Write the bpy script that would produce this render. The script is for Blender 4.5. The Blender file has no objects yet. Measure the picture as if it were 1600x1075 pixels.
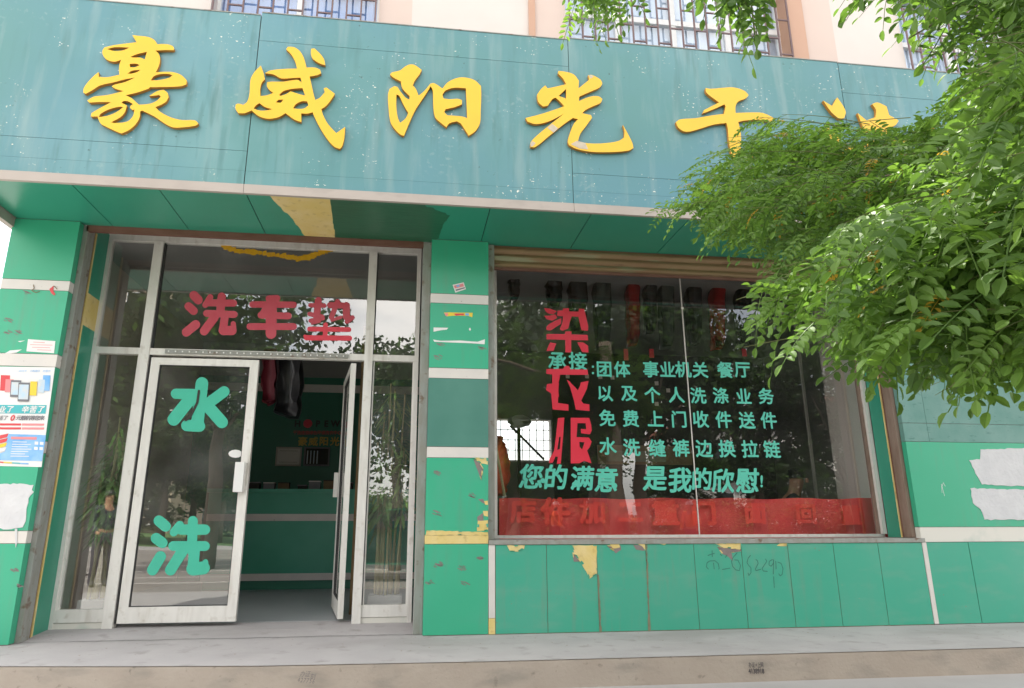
import bpy, bmesh, math, random
from mathutils import Vector, Matrix, noise
from mathutils.geometry import tessellate_polygon
D = bpy.data
SC = bpy.context.scene
COL = SC.collection
R = math.radians
rnd = random.Random(7)

# ------------------------------------------------------------------ camera
FPX = 1041.254; PIT = .2579552; YAW = .1271622; ROL = -.0011714
CAM = Vector((0, -5.23, .816))
CX, CY = 769.0, 537.5                     # principal point in the 1600 x 1075 frame
_fw = Vector((math.sin(YAW)*math.cos(PIT), math.cos(YAW)*math.cos(PIT), math.sin(PIT)))
_r = Vector((math.cos(YAW), -math.sin(YAW), 0)); _u = _r.cross(_fw)
RR = _r*math.cos(ROL) + _u*math.sin(ROL); UU = -_r*math.sin(ROL) + _u*math.cos(ROL)
cd = D.cameras.new('camera'); cam = D.objects.new('camera', cd); COL.objects.link(cam)
cam.matrix_world = Matrix(((RR.x, UU.x, -_fw.x, CAM.x), (RR.y, UU.y, -_fw.y, CAM.y), (RR.z, UU.z, -_fw.z, CAM.z), (0, 0, 0, 1)))
cd.sensor_width = 36; cd.lens = FPX/1600*36
cd.shift_x = (800-CX)/1600; cd.shift_y = 0
cd.clip_start = .05; cd.clip_end = 800
SC.camera = cam

# ------------------------------------------------------------------ light
SUN_EL, SUN_AZ = 60, 12         # sun stands behind the shop, a little to the left
world = D.worlds.new('World'); SC.world = world; world.use_nodes = True
wn = world.node_tree; wn.nodes.clear()
out = wn.nodes.new('ShaderNodeOutputWorld'); bg = wn.nodes.new('ShaderNodeBackground')
sky = wn.nodes.new('ShaderNodeTexSky'); sky.sky_type = 'NISHITA'; sky.sun_disc = False
sky.sun_elevation = R(SUN_EL); sky.sun_rotation = R(-SUN_AZ); sky.dust_density = 2.5; sky.air_density = 1.0
tc = wn.nodes.new('ShaderNodeTexCoord'); nz = wn.nodes.new('ShaderNodeTexNoise'); nz.inputs['Scale'].default_value = 2.2; nz.inputs['Detail'].default_value = 7
mp = wn.nodes.new('ShaderNodeMapping'); mp.inputs['Scale'].default_value = (1, 1, 2.2)
rp = wn.nodes.new('ShaderNodeValToRGB'); rp.color_ramp.elements[0].position = .34; rp.color_ramp.elements[1].position = .60
mx = wn.nodes.new('ShaderNodeMixRGB'); mx.inputs[2].default_value = (11.6, 11.2, 10.6, 1)
wn.links.new(tc.outputs['Generated'], mp.inputs[0]); wn.links.new(mp.outputs[0], nz.inputs['Vector']); wn.links.new(nz.outputs['Fac'], rp.inputs[0])
wn.links.new(rp.outputs[0], mx.inputs[0]); wn.links.new(sky.outputs[0], mx.inputs[1]); wn.links.new(mx.outputs[0], bg.inputs[0])
bg.inputs[1].default_value = .12
wn.links.new(bg.outputs[0], out.inputs[0])
sd = D.lights.new('sun', 'SUN'); sun = D.objects.new('sun', sd); COL.objects.link(sun)
sd.energy = 3.6; sd.angle = R(.6); sd.color = (1, .95, .86)
_s = Vector((-math.sin(R(SUN_AZ))*math.cos(R(SUN_EL)), math.cos(R(SUN_AZ))*math.cos(R(SUN_EL)), math.sin(R(SUN_EL))))
sun.rotation_euler = _s.to_track_quat('Z', 'Y').to_euler(); sun.location = (-3, 12, 20)
SC.view_settings.view_transform = 'Standard'; SC.view_settings.look = 'None'
SC.view_settings.exposure = 1.62; SC.view_settings.gamma = 1
SC.cycles.max_bounces = 8; SC.cycles.transparent_max_bounces = 24; SC.cycles.glossy_bounces = 4
SC.cycles.use_denoising = True

# ------------------------------------------------------------------ survey: a photo point on a real plane -> metres
def ray(x, y): return RR*((x-CX)/FPX) - UU*((y-CY)/FPX) + _fw
def W(x, y, Y=0.0):
    d = ray(x, y); return CAM + d*((Y-CAM.y)/d.y)
def G(x, y, z=0.0):
    d = ray(x, y); return CAM + d*((z-CAM.z)/d.z)
def AT(x, y, dist): return CAM + ray(x, y).normalized()*dist
def PX(v):
    v = v-CAM; q = v.dot(_fw)
    if q < .02: return (-9999, -9999)
    return (CX+FPX*v.dot(RR)/q, CY-FPX*v.dot(UU)/q)
def MIR(x, Yg, Yt):                         # where a thing across the street stands that the pane mirrors at column x
    d = ray(x, 800); return CAM.x + d.x/d.y*((Yg-CAM.y)+(Yg-Yt))

# ------------------------------------------------------------------ materials
def col(c): return (c[0], c[1], c[2], 1)
def mat(name, c, rough=.6, metal=0, c2=None, scale=6, amt=.5, bump=0, bscale=40, spec=.5, stretch=None, detail=5, lo=.35, hi=.65):
    m = D.materials.new(name); m.use_nodes = True; t = m.node_tree; b = t.nodes['Principled BSDF']
    b.inputs['Base Color'].default_value = col(c); b.inputs['Roughness'].default_value = rough; b.inputs['Metallic'].default_value = metal
    b.inputs['Specular IOR Level'].default_value = spec
    co = t.nodes.new('ShaderNodeNewGeometry')
    mpn = t.nodes.new('ShaderNodeMapping'); t.links.new(co.outputs['Position'], mpn.inputs[0])
    if stretch: mpn.inputs['Scale'].default_value = stretch
    if c2:
        n = t.nodes.new('ShaderNodeTexNoise'); n.inputs['Scale'].default_value = scale; n.inputs['Detail'].default_value = detail
        r = t.nodes.new('ShaderNodeValToRGB'); r.color_ramp.elements[0].position = lo; r.color_ramp.elements[1].position = hi
        r.color_ramp.elements[1].color = (amt, amt, amt, 1)
        x = t.nodes.new('ShaderNodeMixRGB'); x.inputs[1].default_value = col(c); x.inputs[2].default_value = col(c2)
        t.links.new(mpn.outputs[0], n.inputs['Vector']); t.links.new(n.outputs['Fac'], r.inputs[0]); t.links.new(r.outputs[0], x.inputs[0]); t.links.new(x.outputs[0], b.inputs['Base Color'])
    if bump:
        n2 = t.nodes.new('ShaderNodeTexNoise'); n2.inputs['Scale'].default_value = bscale; n2.inputs['Detail'].default_value = 4
        bp = t.nodes.new('ShaderNodeBump'); bp.inputs['Strength'].default_value = bump; bp.inputs['Distance'].default_value = .01
        t.links.new(mpn.outputs[0], n2.inputs['Vector']); t.links.new(n2.outputs['Fac'], bp.inputs['Height']); t.links.new(bp.outputs[0], b.inputs['Normal'])
    return m
def layer(m, c, scale, lo, hi, amt=1, stretch=None, kind='noise', mask=None):
    """lay another stain over the base colour of m"""
    t = m.node_tree; b = t.nodes['Principled BSDF']
    x = t.nodes.new('ShaderNodeMixRGB'); x.inputs[2].default_value = col(c)
    if b.inputs['Base Color'].links: t.links.new(b.inputs['Base Color'].links[0].from_socket, x.inputs[1])
    else: x.inputs[1].default_value = b.inputs['Base Color'].default_value
    co = t.nodes.new('ShaderNodeNewGeometry'); mpn = t.nodes.new('ShaderNodeMapping'); t.links.new(co.outputs['Position'], mpn.inputs[0])
    if stretch: mpn.inputs['Scale'].default_value = stretch
    if kind == 'noise':
        n = t.nodes.new('ShaderNodeTexNoise'); n.inputs['Detail'].default_value = 6; o = 'Fac'
    else:
        n = t.nodes.new('ShaderNodeTexVoronoi'); o = 'Distance'
    n.inputs['Scale'].default_value = scale; t.links.new(mpn.outputs[0], n.inputs['Vector'])
    r = t.nodes.new('ShaderNodeMapRange'); r.inputs[1].default_value = lo; r.inputs[2].default_value = hi; r.inputs[4].default_value = amt
    t.links.new(n.outputs[o], r.inputs[0]); f = r.outputs[0]
    if mask:
        n3 = t.nodes.new('ShaderNodeTexNoise'); n3.inputs['Scale'].default_value = mask[0]; n3.inputs['Detail'].default_value = 3
        t.links.new(co.outputs['Position'], n3.inputs['Vector'])
        r3 = t.nodes.new('ShaderNodeMapRange'); r3.inputs[1].default_value = mask[1]; r3.inputs[2].default_value = mask[2]
        t.links.new(n3.outputs['Fac'], r3.inputs[0])
        mm = t.nodes.new('ShaderNodeMath'); mm.operation = 'MULTIPLY'; t.links.new(f, mm.inputs[0]); t.links.new(r3.outputs[0], mm.inputs[1]); f = mm.outputs[0]
    t.links.new(f, x.inputs[0]); t.links.new(x.outputs[0], b.inputs['Base Color'])
    return m
GREEN = (.038, .37, .215)
M = {}
M['panel'] = mat('green composite panel', GREEN, .38, c2=(.055, .41, .25), scale=1.3, bump=.03, bscale=6)
layer(M['panel'], (.10, .33, .25), 2.2, .56, .70, .35)
layer(M['panel'], (.12, .25, .18), 9, .50, .80, .55, stretch=(2.2, 2.2, .22), mask=(1.3, .45, .6))
layer(M['panel'], (.16, .30, .22), 90, .70, .74, .7, mask=(3, .52, .6))
layer(M['panel'], (.07, .16, .12), 26, .69, .73, .8, mask=(2.1, .55, .62))
M['dado'] = mat('dusty green dado panel', (.04, .35, .235), .42, c2=(.09, .36, .26), scale=1.6, bump=.03, bscale=6)
layer(M['dado'], (.22, .33, .27), 3, .52, .72, .22, stretch=(1, 1, 3))
layer(M['dado'], (.24, .28, .22), 30, .68, .72, .7, stretch=(1, 1, 2.5), mask=(2.4, .53, .6))
layer(M['dado'], (.17, .25, .19), 8, .52, .80, .6, stretch=(2.2, 2.2, .25), mask=(1.1, .42, .6))
layer(M['dado'], (.20, .17, .12), 55, .66, .70, .8, mask=(1.9, .56, .63))
M['panel_dull'] = mat('faded dark green panel', (.055, .19, .15), .6, c2=(.09, .25, .2), scale=3, bump=.05, bscale=8)
M['panel_faded'] = mat('weathered grey green panel', (.11, .26, .225), .6, c2=(.20, .34, .31), scale=5, bump=.1, bscale=25)
layer(M['panel_faded'], (.05, .16, .14), 12, .60, .68, .6, stretch=(1, 1, 3))
M['soffit'] = mat('green soffit panel', (.03, .26, .17), .3, c2=(.04, .30, .20), scale=1.2, bump=.04, bscale=3)
M['soffit_dark'] = mat('dark painted soffit patch', (.02, .115, .06), .32, c2=(.03, .15, .08), scale=7, stretch=(1, 5, 1), bump=.1, bscale=14)
M['band'] = mat('white stripe', (.66, .62, .58), .5, c2=(.56, .54, .52), scale=5, amt=.6)
layer(M['band'], (.25, .22, .18), 35, .66, .74, .7)
M['band_stained'] = mat('stained white stripe', (.66, .64, .58), .55, c2=(.35, .45, .40), scale=3.5, lo=.5, hi=.7, amt=.8)
M['yellow'] = mat('yellow torn backing', (.66, .50, .17), .8, c2=(.74, .62, .36), scale=6, bump=.25, bscale=60)
layer(M['yellow'], (.42, .30, .12), 18, .58, .72, .6)
M['purple'] = mat('bare grey backing', (.20, .17, .16), .9, c2=(.28, .22, .22), scale=20)
M['seam'] = mat('dark joint', (.03, .05, .045), .9)
M['seam_b'] = mat('brown sealant joint', (.16, .17, .11), .9, c2=(.30, .26, .17), scale=12)
M['steel'] = mat('grey painted channel', (.30, .31, .29), .5, c2=(.20, .18, .14), scale=9, stretch=(2, 2, .7), bump=.1)
layer(M['steel'], (.14, .07, .035), 14, .60, .70, .8)
M['steel_b'] = mat('brown rusty channel', (.26, .19, .15), .6, c2=(.14, .08, .05), scale=9, stretch=(2, 2, .5), bump=.1)
M['rust'] = mat('rusty rail', (.14, .06, .04), .7, c2=(.22, .12, .09), scale=14, stretch=(.4, 1, 1), bump=.15)
M['shutter'] = mat('faded brown shutter slat', (.27, .185, .095), .55, c2=(.21, .10, .055), scale=2.2, stretch=(.8, 1, 6), bump=.1)
layer(M['shutter'], (.28, .34, .22), 5, .56, .68, .6, stretch=(.4, 1, 5))
layer(M['shutter'], (.10, .04, .02), 16, .60, .72, .7, stretch=(.3, 1, 3))
M['alu'] = mat('weathered aluminium', (.74, .72, .68), .42, .1, c2=(.62, .60, .56), scale=7, stretch=(3, 3, .6))
layer(M['alu'], (.40, .35, .28), 16, .60, .74, .4)
layer(M['alu'], (.36, .31, .24), 4, .56, .76, .5, stretch=(3, 3, .5))
M['alu_line'] = mat('dark gasket', (.04, .04, .04), .7)
M['concrete'] = mat('porch cement', (.345, .325, .325), .85, c2=(.42, .395, .39), scale=3, bump=.2, bscale=30)
layer(M['concrete'], (.25, .235, .225), 1.7, .52, .68, .6, stretch=(.4, 1, 1))
layer(M['concrete'], (.20, .185, .17), 7, .58, .72, .5)
layer(M['concrete'], (.16, .15, .135), 60, .62, .70, .5, mask=(2.5, .5, .6))
M['stepface'] = mat('porch edge stone', (.35, .295, .245), .85, c2=(.42, .365, .31), scale=4, bump=.3, bscale=45)
layer(M['stepface'], (.24, .22, .19), 6, .52, .70, .6, stretch=(.6, 1, 2))
layer(M['stepface'], (.15, .13, .11), 22, .64, .74, .6)
M['asphalt'] = mat('asphalt', (.19, .175, .155), .9, c2=(.25, .235, .21), scale=.6, bump=.3, bscale=80)
M['paving'] = mat('pavement', (.32, .31, .30), .9, c2=(.38, .37, .36), scale=2, bump=.2, bscale=50)
M['grass'] = mat('grass', (.06, .13, .03), .9, c2=(.10, .19, .05), scale=3, bump=.6, bscale=30)
M['kerb'] = mat('kerb stone', (.34, .32, .30), .85)
M['letter'] = mat('yellow acrylic', (.83, .50, .02), .28, c2=(.80, .44, .02), scale=3)
M['letter_side'] = mat('aged letter edge', (.45, .20, .03), .5)
M['letter_bare'] = mat('peeled grey letter face', (.50, .42, .32), .7, c2=(.60, .52, .42), scale=30)
M['vinyl_red'] = mat('red vinyl', (.66, .03, .06), .35, c2=(.70, .045, .075), scale=8)
M['vinyl_pink'] = mat('faded red vinyl', (.48, .045, .075), .4, c2=(.52, .08, .11), scale=8)
M['vinyl_green'] = mat('mint vinyl', (.045, .44, .30), .4, c2=(.055, .48, .34), scale=8)
M['vinyl_green_t'] = mat('mint lettering', (.10, .52, .40), .4)
M['white'] = mat('white plastic', (.72, .72, .70), .35)
M['paper'] = mat('white paper', (.74, .73, .72), .7, c2=(.68, .68, .68), scale=6)
M['plaster'] = mat('white plaster', (.62, .62, .63), .85, c2=(.52, .52, .54), scale=9, bump=.5, bscale=30)
M['wall_white'] = mat('pale tiled wall', (.66, .59, .55), .6, c2=(.60, .53, .49), scale=2)
M['wall_pink'] = mat('pale pink tiled wall', (.60, .47, .41), .6, c2=(.64, .51, .45), scale=2)
M['wall_orange'] = mat('orange tiled trim', (.50, .29, .20), .6, c2=(.54, .34, .24), scale=3)
M['teal'] = mat('teal sign panel', (.098, .25, .30), .38, c2=(.085, .24, .235), scale=.55, lo=.42, hi=.62, amt=1, bump=.05, bscale=3)
layer(M['teal'], (.17, .34, .36), .9, .5, .72, .6)
layer(M['teal'], (.24, .35, .35), 3.2, .52, .78, .7, stretch=(2.6, 1, .3))
layer(M['teal'], (.05, .15, .145), 5, .52, .76, .7, stretch=(3, 1, .35), mask=(.9, .42, .58))
layer(M['teal'], (.30, .40, .39), 26, .58, .74, .4, mask=(1.4, .5, .64))
layer(M['teal'], (.70, .70, .66), 20, .13, .07, 1, kind='voronoi', stretch=(1, 1, 1.5), mask=(3.6, .64, .70))
layer(M['teal'], (.04, .09, .09), 24, .665, .73, .85, mask=(2.3, .54, .60))
layer(M['teal'], (.78, .74, .64), 40, .675, .69, 1, stretch=(1, 1, 1.8), mask=(2.6, .57, .62))
M['trim'] = mat('beige canopy edge', (.40, .345, .31), .6, c2=(.47, .41, .37), scale=4)
layer(M['trim'], (.30, .27, .24), 9, .58, .72, .5, stretch=(.5, 1, 1))
M['upper_frame'] = mat('white window frame', (.80, .80, .80), .4)
M['bars'] = mat('brown security bars', (.16, .10, .10), .6)
M['curtain'] = mat('pale blue curtain', (.66, .74, .84), .8, c2=(.52, .64, .80), scale=3)
M['curtain_b'] = mat('blue curtain', (.22, .36, .66), .8, c2=(.34, .46, .72), scale=4)
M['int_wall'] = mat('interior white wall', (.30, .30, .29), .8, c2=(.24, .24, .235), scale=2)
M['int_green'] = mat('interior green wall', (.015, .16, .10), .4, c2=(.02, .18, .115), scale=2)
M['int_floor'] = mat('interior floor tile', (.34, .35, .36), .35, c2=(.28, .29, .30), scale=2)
M['int_dark'] = mat('dark interior tone', (.035, .034, .03), .8)
M['counter'] = mat('counter green laminate', (.035, .30, .195), .35, c2=(.06, .34, .24), scale=3)
M['wood'] = mat('brown board', (.17, .11, .045), .6, c2=(.13, .08, .03), scale=5, stretch=(6, 6, .5))
M['black'] = mat('black plastic cover', (.012, .012, .014), .3, bump=.3, bscale=12)
M['maroon'] = mat('maroon garment', (.14, .008, .02), .5, bump=.4, bscale=14, stretch=(3, 3, .6))
M['redcloth'] = mat('red cloth', (.74, .06, .06), .7, c2=(.64, .035, .04), scale=4, bump=.4, bscale=5, stretch=(2, 1, 1))
M['redtext'] = mat('bright red banner lettering', (.80, .045, .035), .6)
M['orange'] = mat('orange raincloth', (.62, .085, .02), .6, c2=(.5, .05, .02), scale=6, bump=.5, bscale=9)
M['hivis'] = mat('orange vest', (.85, .16, .02), .6)
M['cap'] = mat('white cap', (.75, .75, .75), .7)
M['skin'] = mat('skin', (.42, .22, .14), .5)
M['dark_cloth'] = mat('dark clothing', (.03, .03, .045), .8)
M['navy'] = mat('navy clothing', (.03, .05, .10), .8)
M['hair'] = mat('black hair', (.01, .01, .01), .5)
M['gold'] = mat('gold print', (.55, .36, .05), .4)
M['cyan'] = mat('cyan print', (.06, .42, .46), .5)
M['printblue'] = mat('blue print', (.12, .36, .70), .5, c2=(.45, .65, .85), scale=9)
M['printred'] = mat('red print', (.62, .06, .07), .5)
M['printpink'] = mat('pink print', (.72, .25, .26), .5)
M['printgrey'] = mat('grey print', (.16, .16, .18), .5)
M['printlight'] = mat('pale screen print', (.45, .60, .72), .5, c2=(.7, .6, .5), scale=25)
M['printyellow'] = mat('yellow print', (.75, .55, .05), .5)
M['ink'] = mat('black ink', (.05, .045, .05), .8, c2=(.14, .12, .12), scale=90)
M['ink_faint'] = mat('faint ink', (.17, .15, .15), .9)
M['marker'] = mat('green black marker', (.035, .13, .10), .8, c2=(.04, .25, .18), scale=40)
M['ribbon'] = mat('yellow tinsel ribbon', (.62, .36, .01), .4, c2=(.5, .25, .01), scale=30, bump=.6, bscale=60)
M['bamboo_leaf'] = mat('bamboo leaf', (.20, .36, .09), .5, c2=(.12, .24, .06), scale=9)
M['bamboo_stem'] = mat('bamboo stem', (.42, .38, .20), .5)
M['pot'] = mat('white planter', (.55, .55, .54), .5)
M['bark'] = mat('bark', (.13, .10, .07), .9, c2=(.20, .16, .12), scale=12, bump=.6, bscale=25)
M['twig'] = mat('twig', (.15, .17, .06), .8)
M['car'] = mat('green car paint', (.03, .26, .15), .25)
M['tyre'] = mat('tyre rubber', (.02, .02, .02), .8)
M['dglass'] = mat('dark car glass', (.015, .02, .025), .08)
M['bldg'] = mat('tan apartment wall', (.50, .40, .30), .8, c2=(.44, .35, .26), scale=1)
M['bldg2'] = mat('white house wall', (.66, .63, .60), .8, c2=(.6, .57, .54), scale=1)
M['roofred'] = mat('red brown roof', (.35, .14, .09), .8)
M['plastic'] = mat('clear garment cover', (.08, .10, .09), .18, c2=(.05, .06, .06), scale=7, bump=.8, bscale=18, stretch=(3, 3, .7))
M['plastic_red'] = mat('red garment under plastic', (.30, .010, .012), .2, c2=(.2, .01, .01), scale=7, bump=.8, bscale=18, stretch=(3, 3, .7))
M['plastic_dark'] = mat('dark garment under plastic', (.02, .022, .022), .2, c2=(.04, .045, .05), scale=7, bump=.8, bscale=18, stretch=(3, 3, .7))

def leafmat(name, c, tr, c2):
    m = D.materials.new(name); m.use_nodes = True; t = m.node_tree; b = t.nodes['Principled BSDF']; o = t.nodes['Material Output']
    b.inputs['Roughness'].default_value = .5; b.inputs['Specular IOR Level'].default_value = .3
    g = t.nodes.new('ShaderNodeNewGeometry'); n = t.nodes.new('ShaderNodeTexNoise'); n.inputs['Scale'].default_value = 9
    x = t.nodes.new('ShaderNodeMixRGB'); x.inputs[1].default_value = col(c); x.inputs[2].default_value = col(c2)
    t.links.new(g.outputs['Position'], n.inputs['Vector']); rr = t.nodes.new('ShaderNodeMapRange'); rr.inputs[1].default_value = .35; rr.inputs[2].default_value = .65
    t.links.new(n.outputs['Fac'], rr.inputs[0]); t.links.new(rr.outputs[0], x.inputs[0]); t.links.new(x.outputs[0], b.inputs['Base Color'])
    tl = t.nodes.new('ShaderNodeBsdfTranslucent'); tl.inputs[0].default_value = col(tr)
    ms = t.nodes.new('ShaderNodeMixShader'); ms.inputs[0].default_value = .42
    t.links.new(b.outputs[0], ms.inputs[1]); t.links.new(tl.outputs[0], ms.inputs[2]); t.links.new(ms.outputs[0], o.inputs[0])
    return m
M['leaf_a'] = leafmat('locust leaf green', (.10, .19, .036), (.18, .34, .045), (.14, .24, .05))
M['leaf_b'] = leafmat('locust leaf dark', (.065, .135, .03), (.14, .27, .035), (.095, .175, .04))
M['leaf_c'] = leafmat('locust leaf fresh', (.14, .26, .045), (.26, .46, .055), (.18, .31, .06))
M['leaf_s'] = leafmat('shaded street tree leaf', (.022, .05, .014), (.03, .06, .01), (.035, .07, .02))  # darkened colour stands in for shade on the mirrored crowns
M['leaf_y'] = leafmat('locust leaf yellowing', (.50, .30, .03), (.6, .38, .04), (.42, .27, .04))

def glassmat(name, base, tint, dust):
    m = D.materials.new(name); m.use_nodes = True; t = m.node_tree; t.nodes.clear()
    o = t.nodes.new('ShaderNodeOutputMaterial'); tr = t.nodes.new('ShaderNodeBsdfTransparent'); gl = t.nodes.new('ShaderNodeBsdfGlossy'); gl.inputs['Roughness'].default_value = 0
    df = t.nodes.new('ShaderNodeBsdfDiffuse'); df.inputs[0].default_value = (.45, .44, .42, 1)
    tr.inputs[0].default_value = col(tint)
    fr = t.nodes.new('ShaderNodeFresnel'); fr.inputs[0].default_value = 1.5
    mr = t.nodes.new('ShaderNodeMapRange'); mr.inputs[1].default_value = .04; mr.inputs[2].default_value = 1; mr.inputs[3].default_value = base; mr.inputs[4].default_value = 1
    t.links.new(fr.outputs[0], mr.inputs[0])
    g = t.nodes.new('ShaderNodeNewGeometry'); n = t.nodes.new('ShaderNodeTexNoise'); n.inputs['Scale'].default_value = 1.6; n.inputs['Detail'].default_value = 1
    mpn = t.nodes.new('ShaderNodeMapping'); mpn.inputs['Scale'].default_value = (1, 1, 1.6); t.links.new(g.outputs['Position'], mpn.inputs[0])
    bp = t.nodes.new('ShaderNodeBump'); bp.inputs['Strength'].default_value = .05; bp.inputs['Distance'].default_value = .01
    t.links.new(mpn.outputs[0], n.inputs['Vector']); t.links.new(n.outputs['Fac'], bp.inputs['Height']); t.links.new(bp.outputs[0], gl.inputs['Normal'])
    m1 = t.nodes.new('ShaderNodeMixShader'); m2 = t.nodes.new('ShaderNodeMixShader')
    t.links.new(mr.outputs[0], m1.inputs[0]); t.links.new(tr.outputs[0], m1.inputs[1]); t.links.new(gl.outputs[0], m1.inputs[2])
    n4 = t.nodes.new('ShaderNodeTexNoise'); n4.inputs['Scale'].default_value = 3; n4.inputs['Detail'].default_value = 8; t.links.new(g.outputs['Position'], n4.inputs['Vector'])
    r4 = t.nodes.new('ShaderNodeMapRange'); r4.inputs[1].default_value = .4; r4.inputs[2].default_value = .75; r4.inputs[3].default_value = dust*.4; r4.inputs[4].default_value = dust*1.6
    t.links.new(n4.outputs['Fac'], r4.inputs[0]); t.links.new(r4.outputs[0], m2.inputs[0])
    t.links.new(m1.outputs[0], m2.inputs[1]); t.links.new(df.outputs[0], m2.inputs[2])
    tr2 = t.nodes.new('ShaderNodeBsdfTransparent'); m3 = t.nodes.new('ShaderNodeMixShader'); t.links.new(g.outputs['Backfacing'], m3.inputs[0]); t.links.new(m2.outputs[0], m3.inputs[1]); t.links.new(tr2.outputs[0], m3.inputs[2]); t.links.new(m3.outputs[0], o.inputs[0])
    return m
M['glass'] = glassmat('door glass', .25, (.90, .91, .90), .09)
M['glass_w'] = glassmat('window glass', .16, (.93, .94, .93), .025)
M['glass_up'] = glassmat('upper window glass', .22, (.9, .95, 1), .03)
e = D.materials.new('lit bulb'); e.use_nodes = True; e.node_tree.nodes['Principled BSDF'].inputs['Emission Color'].default_value = (1, .97, .9, 1); e.node_tree.nodes['Principled BSDF'].inputs['Emission Strength'].default_value = 12; M['bulb'] = e

# ------------------------------------------------------------------ mesh helpers
def root_of(o):
    while o.parent: o = o.parent
    return o
class MB:
    def __init__(s): s.v = []; s.f = []; s.mi = []; s.cur = 0
    def add(s, vs, fs):
        k = len(s.v); s.v += [tuple(v) for v in vs]; s.f += [tuple(k+i for i in f) for f in fs]; s.mi += [s.cur]*len(fs); return s
    def box(s, x0, x1, y0, y1, z0, z1):
        vs = [(x, y, z) for x in (x0, x1) for y in (y0, y1) for z in (z0, z1)]
        return s.add(vs, [(0, 1, 3, 2), (4, 6, 7, 5), (0, 4, 5, 1), (2, 3, 7, 6), (0, 2, 6, 4), (1, 5, 7, 3)])
    def obox(s, c, ax, ay, az):             # box by centre and half axes
        vs = [c+ax*i+ay*j+az*k for i in (-1, 1) for j in (-1, 1) for k in (-1, 1)]
        return s.add(vs, [(0, 1, 3, 2), (4, 6, 7, 5), (0, 4, 5, 1), (2, 3, 7, 6), (0, 2, 6, 4), (1, 5, 7, 3)])
    def tube(s, pts, rad, n=6):
        pts = [Vector(p) for p in pts]; rs = rad if isinstance(rad, (list, tuple)) else [rad]*len(pts); vs = []; fs = []
        for i, p in enumerate(pts):
            d = (pts[min(i+1, len(pts)-1)]-pts[max(i-1, 0)]).normalized()
            a = d.orthogonal().normalized() if i == 0 else (a-d*a.dot(d)).normalized()
            b = d.cross(a)
            vs += [p+(a*math.cos(2*math.pi*k/n)+b*math.sin(2*math.pi*k/n))*rs[i] for k in range(n)]
        for i in range(len(pts)-1):
            for k in range(n): fs.append((i*n+k, i*n+(k+1) % n, (i+1)*n+(k+1) % n, (i+1)*n+k))
        fs.append(tuple(range(n-1, -1, -1))); fs.append(tuple((len(pts)-1)*n+k for k in range(n)))
        return s.add(vs, fs)
    def lathe(s, c, prof, n=16):
        vs = []; fs = []
        for r_, z in prof: vs += [(c[0]+r_*math.cos(2*math.pi*k/n), c[1]+r_*math.sin(2*math.pi*k/n), c[2]+z) for k in range(n)]
        for i in range(len(prof)-1):
            for k in range(n): fs.append((i*n+k, i*n+(k+1) % n, (i+1)*n+(k+1) % n, (i+1)*n+k))
        fs.append(tuple(range(n-1, -1, -1))); fs.append(tuple((len(prof)-1)*n+k for k in range(n)))
        return s.add(vs, fs)
    def prism(s, loops, y0, y1, side=0):    # outline (and holes) of (x, z); front face at y0, back at y1
        flat = [p for l in loops for p in l]; n = len(flat)
        tris = tessellate_polygon([[Vector((p[0], p[1], 0)) for p in l] for l in loops])
        vs = [(p[0], y0, p[1]) for p in flat]+[(p[0], y1, p[1]) for p in flat]; fs = []
        for t in tris:
            a, b, c = t; A, B, C_ = flat[a], flat[b], flat[c]
            cr = (B[0]-A[0])*(C_[1]-A[1])-(B[1]-A[1])*(C_[0]-A[0])
            if abs(cr) < 1e-12: continue
            fs.append((a, b, c) if cr > 0 else (a, c, b))
        s.add(vs, fs); k0 = len(s.v)-2*n; o = 0; keep = s.cur; s.cur = side
        for l in loops:
            m = len(l)
            for i in range(m):
                j = (i+1) % m; s.f.append((k0+o+i, k0+o+j, k0+n+o+j, k0+n+o+i)); s.mi.append(side)
            o += m
        s.cur = keep; return s
    def build(s, name, m, parent=None, smooth=False, bevel=0):
        me = D.meshes.new(name); vs = s.v
        if parent:
            L = root_of(parent).location; vs = [(v[0]-L.x, v[1]-L.y, v[2]-L.z) for v in vs]
        me.from_pydata(vs, [], s.f)
        ms = m if isinstance(m, (list, tuple)) else [m]
        for q in ms: me.materials.append(M[q])
        if len(ms) > 1: me.polygons.foreach_set('material_index', s.mi)
        if smooth: me.polygons.foreach_set('use_smooth', [True]*len(me.polygons))
        if bevel:
            bm = bmesh.new(); bm.from_mesh(me); bmesh.ops.bevel(bm, geom=bm.edges[:], offset=bevel, segments=2, affect='EDGES', profile=.7); bm.to_mesh(me); bm.free()
        me.update()
        o = D.objects.new(name, me); COL.objects.link(o)
        if parent: o.parent = parent
        return o
def box(name, m, parent, x0, x1, y0, y1, z0, z1, bevel=0):
    return MB().box(min(x0, x1), max(x0, x1), y0, y1, min(z0, z1), max(z0, z1)).build(name, m, parent, bevel=bevel)
def thing(name, label, cat, loc=(0, 0, 0), group=None):
    o = D.objects.new(name, None); COL.objects.link(o); o.location = loc; o.empty_display_size = .1
    o['label'] = label; o['category'] = cat
    if group: o['group'] = group
    return o
def tag(o, label, cat, group=None):
    o['label'] = label; o['category'] = cat
    if group: o['group'] = group
    return o
def struct(o): o['kind'] = 'structure'; return o
def part_label(o, l): o['label'] = l; return o
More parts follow.
